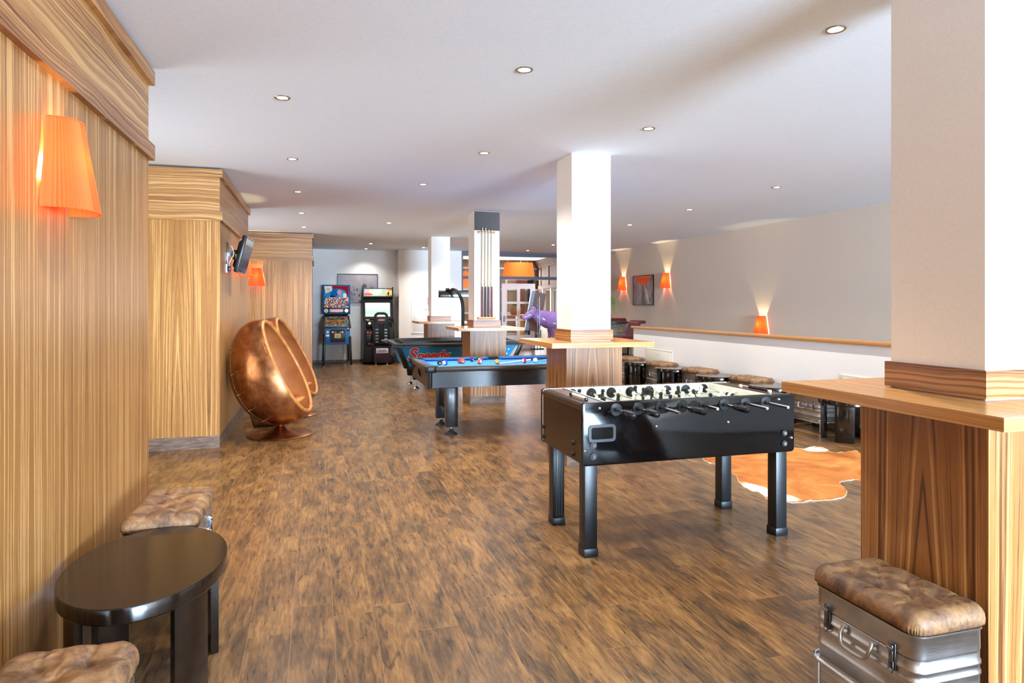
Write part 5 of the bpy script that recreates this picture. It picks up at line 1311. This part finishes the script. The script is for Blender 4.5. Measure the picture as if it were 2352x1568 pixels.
n.p(base=n.ramp(a, [(0.3, hx('3A3236')), (0.45, hx('7A7076')), (0.6, hx('A59A9C')), (0.75, hx('D8D2D2'))]), rough=0.3, spec=0.3)
t, pr = picture('framed_picture', 'framed grey print with painted orange lamp reflection between two wall lamps on the right wall', (XR, 13.85, 1.745), pi/2+pi, 0.98, 0.69, n.mat)
og = plain('reflection_orange', hx('E0562A'), 0.1)
MB().prism([(-0.34+0.0,0.325),(0.36,0.325)]+[(0.01+0.36*cos(a), 0.325-0.19*sin(a)) for a in [pi*k/16 for k in range(1, 16)]], -0.018, -0.0152, 'xz').build('painted_reflection', og, pr)  # orange lamp reflection in the glass, painted as a flat shape
MB().prism([(-0.08,-0.33),(-0.05,0.0),(-0.01,0.14),(0.03,0.0),(0.12,-0.33)], -0.0175, -0.0151, 'xz').build('dark_print', plain('print_charcoal', hx('4A4044'), 0.1), pr)
MB().prism([(0.10,0.10),(0.17,0.0),(0.28,-0.25),(0.32,-0.31),(0.22,-0.30),(0.12,-0.10)], -0.0175, -0.0151, 'xz').build('pale_print', plain('print_pale', hx('C9BDB4'), 0.1), pr)

# ------------------------------------------------------------------ barrel table, plant, red bar chairs
t = thing('barrel_table', 'wooden barrel used as a standing table, blue-grey hoops, behind the second pillar', 'barrel table', (6.25, 13.5, 0))
prof = [(0.0, 0.02), (0.26, 0.02)]+[(0.26+0.09*sin(pi*k/12), 0.02+0.98*k/12) for k in range(1, 12)]+[(0.26, 1.0), (0.0, 1.0)]
MB().lathe(prof, seg=48).build('staves', M['barrel'], t)
for z in (0.07, 0.22, 0.36, 0.66, 0.80, 0.95):
    r = 0.26+0.09*sin(pi*(z-0.02)/0.98)+0.003
    MB().lathe([(r-0.01, z-0.025), (r+0.001, z-0.025), (r+0.002, z+0.025), (r-0.01, z+0.025)], seg=48).build('hoop', M['hoop'], t)
MB().lathe([(0.0, 1.0), (0.35, 1.0), (0.37, 1.005), (0.37, 1.045), (0.365, 1.05), (0.0, 1.05)], seg=48).build('tabletop', M['darkwood'], t)
t = thing('potted_plant', 'thin-leaved green plant on the barrel table, half hidden by the pillar', 'plant', (6.15, 13.45, 1.051))
MB().lathe([(0.0, 0.0), (0.055, 0.0), (0.075, 0.12), (0.08, 0.125), (0.07, 0.12), (0.0, 0.11)], seg=24).build('pot', M['terracotta'], t)
MB().cyl((0, 0, 0.10), (0, 0, 0.26), 0.008, seg=8).build('stem', M['leaf'], t)
rnd = random.Random(4); lf = MB()
for k in range(70):
    a = rnd.uniform(0, 2*pi); r = rnd.uniform(0.10, 0.30); h = rnd.uniform(0.10, 0.26); dr = rnd.uniform(0.05, 0.42)
    p = [Vector((0, 0, 0.25)), Vector((r*0.4*cos(a), r*0.4*sin(a), 0.25+h)), Vector((r*0.85*cos(a), r*0.85*sin(a), 0.25+h*0.9)), Vector((r*1.1*cos(a), r*1.1*sin(a), 0.25+h-dr))]
    q = smooth_path(p, 4); n_ = len(q); s = Vector((-sin(a), cos(a), 0))
    v = []
    for i, c in enumerate(q):
        w = 0.0065*sin(pi*(i+0.6)/(n_+0.4))+0.001; v += [c-s*w, c+s*w, c+Vector((0, 0, 0.002))]
    f = []
    for i in range(n_-1): f += [(3*i, 3*i+2, 3*i+5, 3*i+3), (3*i+2, 3*i+1, 3*i+4, 3*i+5), (3*i, 3*i+3, 3*i+4, 3*i+1)]
    lf.add(v, f)
lf.build('leaves', M['leaf'], t)

def bar_chair(label, loc, rz):
    t = thing('bar_chair', label, 'bar chair', loc, rz, 'red leather bar chairs')
    MB().box(-0.21, -0.21, 0.70, 0.21, 0.21, 0.80, bev=0.03).build('seat', M['red_leather'], t)
    # back curves and rolls outward at the top (back at +x)
    sec = smooth_path([(0.17, 0, 0.76), (0.185, 0, 0.86), (0.20, 0, 0.97), (0.225, 0, 1.045), (0.27, 0, 1.075), (0.33, 0, 1.07)], 5)
    v = []; n_ = len(sec)
    for s in (-1, 1):
        for i, p in enumerate(sec):
            d = (sec[min(i+1, n_-1)]-sec[max(i-1, 0)]).normalized(); nn = Vector((d.z, 0, -d.x)); th = 0.028
            for q in (p+nn*th, p-nn*th): v.append((q.x, s*0.20, q.z))
    f = []; o = 2*n_
    for i in range(n_-1):
        f += [(2*i, 2*i+2, o+2*i+2, o+2*i), (2*i+1, o+2*i+1, o+2*i+3, 2*i+3), (2*i, 2*i+1, 2*i+3, 2*i+2), (o+2*i, o+2*i+2, o+2*i+3, o+2*i+1)]
    f += [(0, o, o+1, 1), (2*n_-2, 2*n_-1, o+2*n_-1, o+2*n_-2)]
    b = MB().add(v, f); b.cyl((0.335, -0.20, 1.07), (0.335, 0.20, 1.07), 0.032, seg=16); b.build('backrest', M['red_leather'], t)
    MB().ring((-0.19, -0.19, 0.19, 0.19), (-0.15, -0.15, 0.15, 0.15), 0.66, 0.70).build('seat_frame', M['darkwood'], t)
    for sx in (-1, 1):
        for sy in (-1, 1):
            MB().hexa([(sx*0.21-0.016,sy*0.21-0.016,0),(sx*0.21+0.016,sy*0.21-0.016,0),(sx*0.21+0.016,sy*0.21+0.016,0),(sx*0.21-0.016,sy*0.21+0.016,0),(sx*0.17-0.02,sy*0.17-0.02,0.68),(sx*0.17+0.02,sy*0.17-0.02,0.68),(sx*0.17+0.02,sy*0.17+0.02,0.68),(sx*0.17-0.02,sy*0.17+0.02,0.68)]).build('leg', M['darkwood'], t)
    for k, z in ((0, 0.25), (1, 0.42)):
        for s in (-1, 1):
            e = 0.195
            (MB().box(-e, s*e-0.012, z-0.015, e, s*e+0.012, z+0.015) if k else MB().box(s*e-0.012, -e, z-0.015, s*e+0.012, e, z+0.015)).build('stretcher', M['darkwood'], t)
    return t
c = bar_chair('dark red leather bar chair, its rolled back just above the half wall end', (5.86, 12.05, 0), radians(3))
o = copy_tree(c); o.location = (6.72, 14.03, 0); o.rotation_euler = (0, 0, radians(80)); o['label'] = 'dark red leather bar chair behind the barrel table, partly hidden by it'

# ------------------------------------------------------------------ lobby behind the glass
struct(bx('wall_lobby_far', speck('sand_plaster', hx('A8896C'), hx('B0927A'), 30, 0.8), 2.0, 26.0, 0, 13, 26.15, 3.2))
struct(bx('wall_lobby_left', M['white'], 2.0, 16.95, 0, 2.15, 26.0, 3.2))
# slanting panelled wall on the right
Tp = Matrix.Translation((8.0, 16.75, 0)) @ Matrix.Rotation(radians(-4.2), 4, 'Z')
pw_ = MB(Tp).box(0, 0, 2.05, 0.15, 9.6, 3.2)
for k in range(8):
    y = 0.1+k*1.2; pw_.box(-0.03, y, 2.15, 0.0, y+0.09, 2.95)
pw_.box(-0.035, 0, 2.05, 0, 9.6, 2.17).box(-0.05, 0, 2.90, 0, 9.6, 3.0).box(-0.09, 0, 3.0, 0, 9.6, 3.08).box(-0.14, 0, 3.08, 0, 9.6, 3.2)
struct(pw_.build('wall_lobby_right', M['brownwood']))
lw2 = MB(Tp).box(0.02, 0, 0, 0.15, 9.6, 0.75)
for k in range(9): lw2.box(0.02, k*1.2-0.06, 0.75, 0.15, k*1.2+0.06, 2.05)
struct(lw2.build('wall_lobby_glazing', M['offwhite']))
# far windows with curtains
fw = MB()
for k in range(7):
    x = 5.2+k*0.72; fw.box(x-0.035, 25.9, 0.2, x+0.035, 26.0, 2.9)
for z in (0.2, 1.05, 2.0, 2.85): fw.box(5.2, 25.92, z, 9.52, 25.99, z+0.07)
struct(fw.build('window_6', M['white_paint']))
def curtain(x, w, col, label):
    pts = [(x+w*k/40-w/2, 25.75+0.035*sin(k*1.6)) for k in range(41)]; back = [(p[0], p[1]+0.02) for p in pts[::-1]]
    o = MB().prism(pts+back, 0.1, 2.95).build('curtain', speck('curtain_'+str(col), hx(col), hx(col), 20, 0.9), None, ang=60)
    tag(o, label, 'curtain', 'curtains in the lobby')
curtain(6.25, 0.20, '7A5A4A', 'narrow brown curtain in the lobby, left of the pendant lamp base')
curtain(6.85, 0.28, '3C3236', 'dark curtain seen through the upper left panes of the white door')
curtain(7.95, 0.30, 'B07860', 'terracotta curtain seen through the upper right panes of the white door')
curtain(6.55, 0.10, 'D9B48C', 'slim sand coloured curtain beside the dark one in the lobby')
curtain(8.35, 0.24, '2E3036', 'near-black curtain behind the right edge of the white door')
# white glazed door standing open in the lobby
dd = MB(); X0, X1 = 5.71, 6.83; Y = 20.6; zt = 2.10
dd.box(X0, Y, 0.0, X0+0.15, Y+0.045, zt).box(X1-0.15, Y, 0.0, X1, Y+0.045, zt).box(X0+0.15, Y, zt-0.17, X1-0.15, Y+0.045, zt).box(X0+0.15, Y, 0, X1-0.15, Y+0.045, 0.43)
dd.box((X0+X1)/2-0.05, Y, 0.43, (X0+X1)/2+0.05, Y+0.045, zt-0.17)
for z in (0.93, 1.48): dd.box(X0+0.15, Y, z-0.035, (X0+X1)/2-0.05, Y+0.045, z+0.035).box((X0+X1)/2+0.05, Y, z-0.035, X1-0.15, Y+0.045, z+0.035)
d2 = struct(dd.build('door_2', M['white_paint']))
MB().box(X0+0.15, Y+0.02, 0.43, X1-0.15, Y+0.024, zt-0.17).build('door_glass', M['glass'], d2)
MB().cyl((X0+0.07, Y-0.05, 1.0), (X0+0.07, Y, 1.0), 0.011).cyl((X0+0.07, Y-0.05, 1.0), (X0+0.19, Y-0.05, 1.0), 0.009).box(X0+0.045, Y-0.006, 0.86, X0+0.095, Y, 1.06).build('door_handle', M['chrome'], d2)
# narrow glazed screen left of it
gs = MB()
for z in (0.0, 0.74, 1.28, 1.93): gs.box(5.14, 20.75, z, 5.62, 20.79, z+0.07)
gs.box(5.10, 20.75, 0, 5.17, 20.79, 2.9).box(5.58, 20.75, 0, 5.66, 20.79, 2.9).box(5.14, 20.75, 2.85, 5.62, 20.79, 2.92); struct(gs.build('window_7', M['offwhite']))
# honey wood counter
t = thing('counter_table', 'honey coloured wooden counter table in the lobby behind the white door', 'table', (6.3, 22.2, 0))
MB().box(-1.0, -0.3, 1.02, 0.7, 0.3, 1.07, bev=0.005).build('top', M['orangewood'], t)
for x in (-0.72, 0.5): MB().box(x-0.09, -0.2, 0, x+0.09, 0.2, 1.02).build('leg', M['orangewood'], t)
t = thing('planter', 'brown pot with green plants on the honey wood counter', 'plant', (6.62, 22.15, 1.07))
MB().lathe([(0, 0), (0.14, 0), (0.20, 0.10), (0.19, 0.26), (0.17, 0.30), (0, 0.28)], seg=24).build('pot', M['terracotta'], t)
lf = MB(); rnd = random.Random(9)
for k in range(26):
    a = rnd.uniform(0, 2*pi); h = rnd.uniform(0.12, 0.26); r = rnd.uniform(0.03, 0.16)
    lf.sphere((r*cos(a), r*sin(a), 0.28+h*0.6), 0.05, 8, 6, (0.5, 0.5, 1.3))
lf.build('leaves', M['leaf'], t)
for k, (x, c_, lab) in enumerate(((5.50, 'C9A070', 'small amber bottle standing at the left end of the lobby counter'), (5.58, '5A2E28', 'small dark bottle beside the amber one on the lobby counter'))):
    o = MB().lathe([(0, 0), (0.032, 0), (0.032, 0.12), (0.012, 0.16), (0.012, 0.20), (0, 0.20)], seg=16).build('bottle', plain('bottle_'+c_, hx(c_), 0.15)); o.location = (x, 22.1, 1.07); tag(o, lab, 'bottle')
# pendant lamp, and an added drum imitating a lamp reflection
def pendant(label, loc, s):
    t = thing('pendant_lamp', label, 'pendant lamp', loc, 0, 'orange pendant lamp in the lobby and added drum imitating a reflection')
    v = []; f = []; n_ = 120
    for (r, z) in ((0.455, 0.0), (0.395, 0.46)):
        for k in range(n_):
            a = 2*pi*k/n_; q = r*(1+0.006*(1 if k % 2 else -1)); v.append((q*cos(a), q*sin(a), z))
    for k in range(n_): j = (k+1) % n_; f.append((k, j, n_+j, n_+k))
    MB().add(v, f).build('shade', M['shade2'], t, ang=60)
    MB().lathe([(0.0, 0.02), (0.44, 0.02), (0.44, 0.026), (0.0, 0.026)], seg=48).build('diffuser', emis('warm_diffuser', hx('FFC070'), 1.6), t)
    w = MB()
    for k in range(3):
        a = 2*pi*k/3+0.4; w.cyl((0.36*cos(a), 0.36*sin(a), 0.46), (0, 0, 3.2-loc[2]), 0.003, seg=6)
    w.build('suspension_wires', M['chrome'], t)
    L = bpy.data.lights.new('pendant_bulb', 'POINT'); L.energy = 8; L.color = (1, 0.72, 0.4); L.shadow_soft_size = 0.08
    lo = bpy.data.objects.new('pendant_bulb', L); lo.location = (loc[0], loc[1], loc[2]+0.22); COL.objects.link(lo)
    return t
pendant('large orange drum pendant lamp seen through the glass partition', (5.48, 18.0, 2.13), 1)
t = pendant('added orange drum imitating a lamp reflection left of the cue rack pillar', (4.55, 19.3, 1.93), 1)  # added drum standing in for the reflection of an orange lamp
for i, (x, y, lab) in enumerate(((5.35, 17.4, 'lobby ceiling spotlight in front of the large pendant lamp'), (6.45, 18.2, 'lobby ceiling spotlight right above the large pendant lamp'))):
    o = copy_tree(p0); o.location = (x, y, 3.2); tag(o, lab, 'ceiling light', 'lobby ceiling spotlights')
for x, y in ((5.35, 17.4), (6.45, 18.2), (4.5, 21.0), (6.5, 22.5), (7.2, 20.0)): spot(x, y, 38, 3.15)
# poster / flip board, leaning, seen from behind
t = thing('flip_board', 'tilted brown-backed flip board on metal legs behind the purple cow', 'flip board', (6.68, 20.0, 0))
Rb = Matrix.Translation((0, 0, 1.19)) @ Matrix.Rotation(radians(-12), 4, 'Z') @ Matrix.Rotation(radians(10), 4, 'Y')
MB(Rb).box(-0.16, -0.03, -0.62, 0.20, 0.03, 0.62).build('back_panel', speck('brown_board', hx('6A4A3C'), hx('72503F'), 20, 0.5), t)
MB(Rb).box(-0.26, -0.035, -0.63, -0.16, 0.035, 0.63).build('side_frame', speck('blue_grey_frame', hx('4E5C66'), hx('596872'), 20, 0.4, 0.4), t)
MB(Rb).box(-0.29, -0.036, -0.64, -0.26, 0.036, 0.64).build('edge', M['white_paint'], t)
st = MB()
for x in (-0.06, 0.02, 0.12): st.cyl((x, 0, 0.03), (x+0.02, 0, 0.62), 0.014, seg=10)
st.build('stand_leg', M['dchrome'], t)
MB().box(-0.19, -0.03, 0.0, 0.24, 0.03, 0.035, bev=0.006).build('foot_bar', M['black'], t)

# ------------------------------------------------------------------ purple cow statue (facing left)
def cow(loc):
    t = thing('cow_statue', 'glossy purple life-size cow statue behind the glass partition, facing left', 'statue', loc, 0)
    bm = bmesh.new(); sk = bm.verts.layers.skin.verify()
    def chain(pts, start=None):
        prev = start
        for (x, y, z, rx, rz) in pts:
            v = bm.verts.new((x, y, z)); v[sk].radius = (rx, rz)
            if prev: bm.edges.new((prev, v))
            prev = v
        return prev
    root = bm.verts.new((1.35, 0, 0.98)); root[sk].radius = (0.25, 0.27); root[sk].use_root = True
    def link(a, pts):
        prev = a; out = []
        for (x, y, z, rx, rz) in pts:
            v = bm.verts.new((x, y, z)); v[sk].radius = (rx, rz); bm.edges.new((prev, v)); prev = v; out.append(v)
        return out
    sp = link(root, [(1.05, 0, 0.92, 0.29, 0.34), (0.72, 0, 0.91, 0.28, 0.36), (0.44, 0, 0.96, 0.21, 0.34)])
    nk = link(sp[-1], [(0.22, 0, 1.05, 0.145, 0.23), (0.05, 0, 1.15, 0.11, 0.155)])
    hd = link(nk[-1], [(-0.05, 0, 1.18, 0.115, 0.135), (-0.19, 0, 1.12, 0.09, 0.11), (-0.33, 0, 1.06, 0.072, 0.075), (-0.40, 0, 1.03, 0.062, 0.058)])
    rp = link(root, [(1.66, 0, 1.02, 0.22, 0.22), (1.80, 0, 1.02, 0.10, 0.12)])
    link(rp[-1], [(1.87, 0, 0.92, 0.035, 0.035), (1.90, 0, 0.70, 0.02, 0.02), (1.89, 0, 0.45, 0.04, 0.045)])
    for s in (-1, 1):
        link(sp[2], [(0.52, s*0.15, 0.74, 0.10, 0.12), (0.53, s*0.17, 0.52, 0.065, 0.065), (0.50, s*0.17, 0.42, 0.052, 0.055), (0.52, s*0.17, 0.22, 0.036, 0.036), (0.51, s*0.17, 0.12, 0.045, 0.042), (0.47, s*0.17, 0.03, 0.052, 0.055)])
        link(root, [(1.52, s*0.16, 0.78, 0.13, 0.16), (1.45, s*0.18, 0.60, 0.085, 0.09), (1.62, s*0.18, 0.42, 0.052, 0.055), (1.60, s*0.18, 0.22, 0.038, 0.038), (1.58, s*0.18, 0.12, 0.045, 0.042), (1.54, s*0.18, 0.03, 0.052, 0.055)])
        link(nk[-1], [(0.05, s*0.15, 1.24, 0.035, 0.045), (0.02, s*0.25, 1.28, 0.04, 0.06), (-0.01, s*0.33, 1.31, 0.014, 0.02)])
        link(hd[0], [(-0.01, s*0.07, 1.30, 0.028, 0.028), (-0.05, s*0.13, 1.35, 0.020, 0.020), (-0.11, s*0.12, 1.38, 0.007, 0.007)])
    ud = link(root, [(1.38, 0, 0.66, 0.10, 0.10)])
    me = bpy.data.meshes.new('cow_body'); bm.to_mesh(me); bm.free()
    o = bpy.data.objects.new('body', me); COL.objects.link(o)
    m = o.modifiers.new('s', 'SKIN'); m.use_smooth_shade = True
    m2 = o.modifiers.new('u', 'SUBSURF'); m2.levels = 2; m2.render_levels = 2
    bpy.context.view_layer.update()
    me2 = bpy.data.meshes.new_from_object(o.evaluated_get(bpy.context.evaluated_depsgraph_get()))
    bpy.data.objects.remove(o)
    me2.materials.clear(); me2.materials.append(M['purple']); me2.shade_smooth(); me2.name = 'body'
    b = bpy.data.objects.new('body', me2); COL.objects.link(b); b.parent = t
    for s in (-1, 1):
        e = MB().sphere((-0.15, s*0.105, 1.185), 0.018, 14, 10).build('eye', plain('cow_eye_%d' % s, hx('201828'), 0.1), b)
        MB().sphere((-0.408, s*0.034, 1.05), 0.012, 10, 8).build('nostril', plain('cow_nostril_%d' % s, hx('5A3A90'), 0.4), b)
    return t
c_ = cow((6.18, 18.65, 0)); c_.scale = (1.0, 1.0, 0.98)

# ------------------------------------------------------------------ camera, world, view
cam = bpy.data.cameras.new('camera'); cam.sensor_width = 36; cam.lens = 1530/2352*36; cam.shift_y = (700-784)/2352; cam.clip_start = 0.05; cam.clip_end = 200
co = bpy.data.objects.new('camera', cam); COL.objects.link(co)
co.location = (0, 0, 1.41); co.rotation_euler = (radians(90), 0, -math.atan(449/1530))
SC.camera = co
area('daylight_lobby', (7.0, 25.6, 1.7), (radians(90), 0, radians(180)), 4.0, 2.2, 160, (0.92, 0.95, 1.0))
w = bpy.data.worlds.new('world'); SC.world = w; w.use_nodes = True
bg = w.node_tree.nodes['Background']; bg.inputs[0].default_value = (0.75, 0.86, 1.0, 1); bg.inputs[1].default_value = 1.6
SC.view_settings.view_transform = 'Standard'; SC.view_settings.look = 'None'; SC.view_settings.gamma = 1.0
try: SC.view_settings.use_curve_mapping = False
except Exception: pass
SC.view_settings.exposure = 0.51
SC.cycles.max_bounces = 8; SC.cycles.diffuse_bounces = 5; SC.cycles.glossy_bounces = 4; SC.cycles.transparent_max_bounces = 12
SC.cycles.sample_clamp_indirect = 6.0; SC.cycles.caustics_reflective = False; SC.cycles.caustics_refractive = False
SC.cycles.use_denoising = True
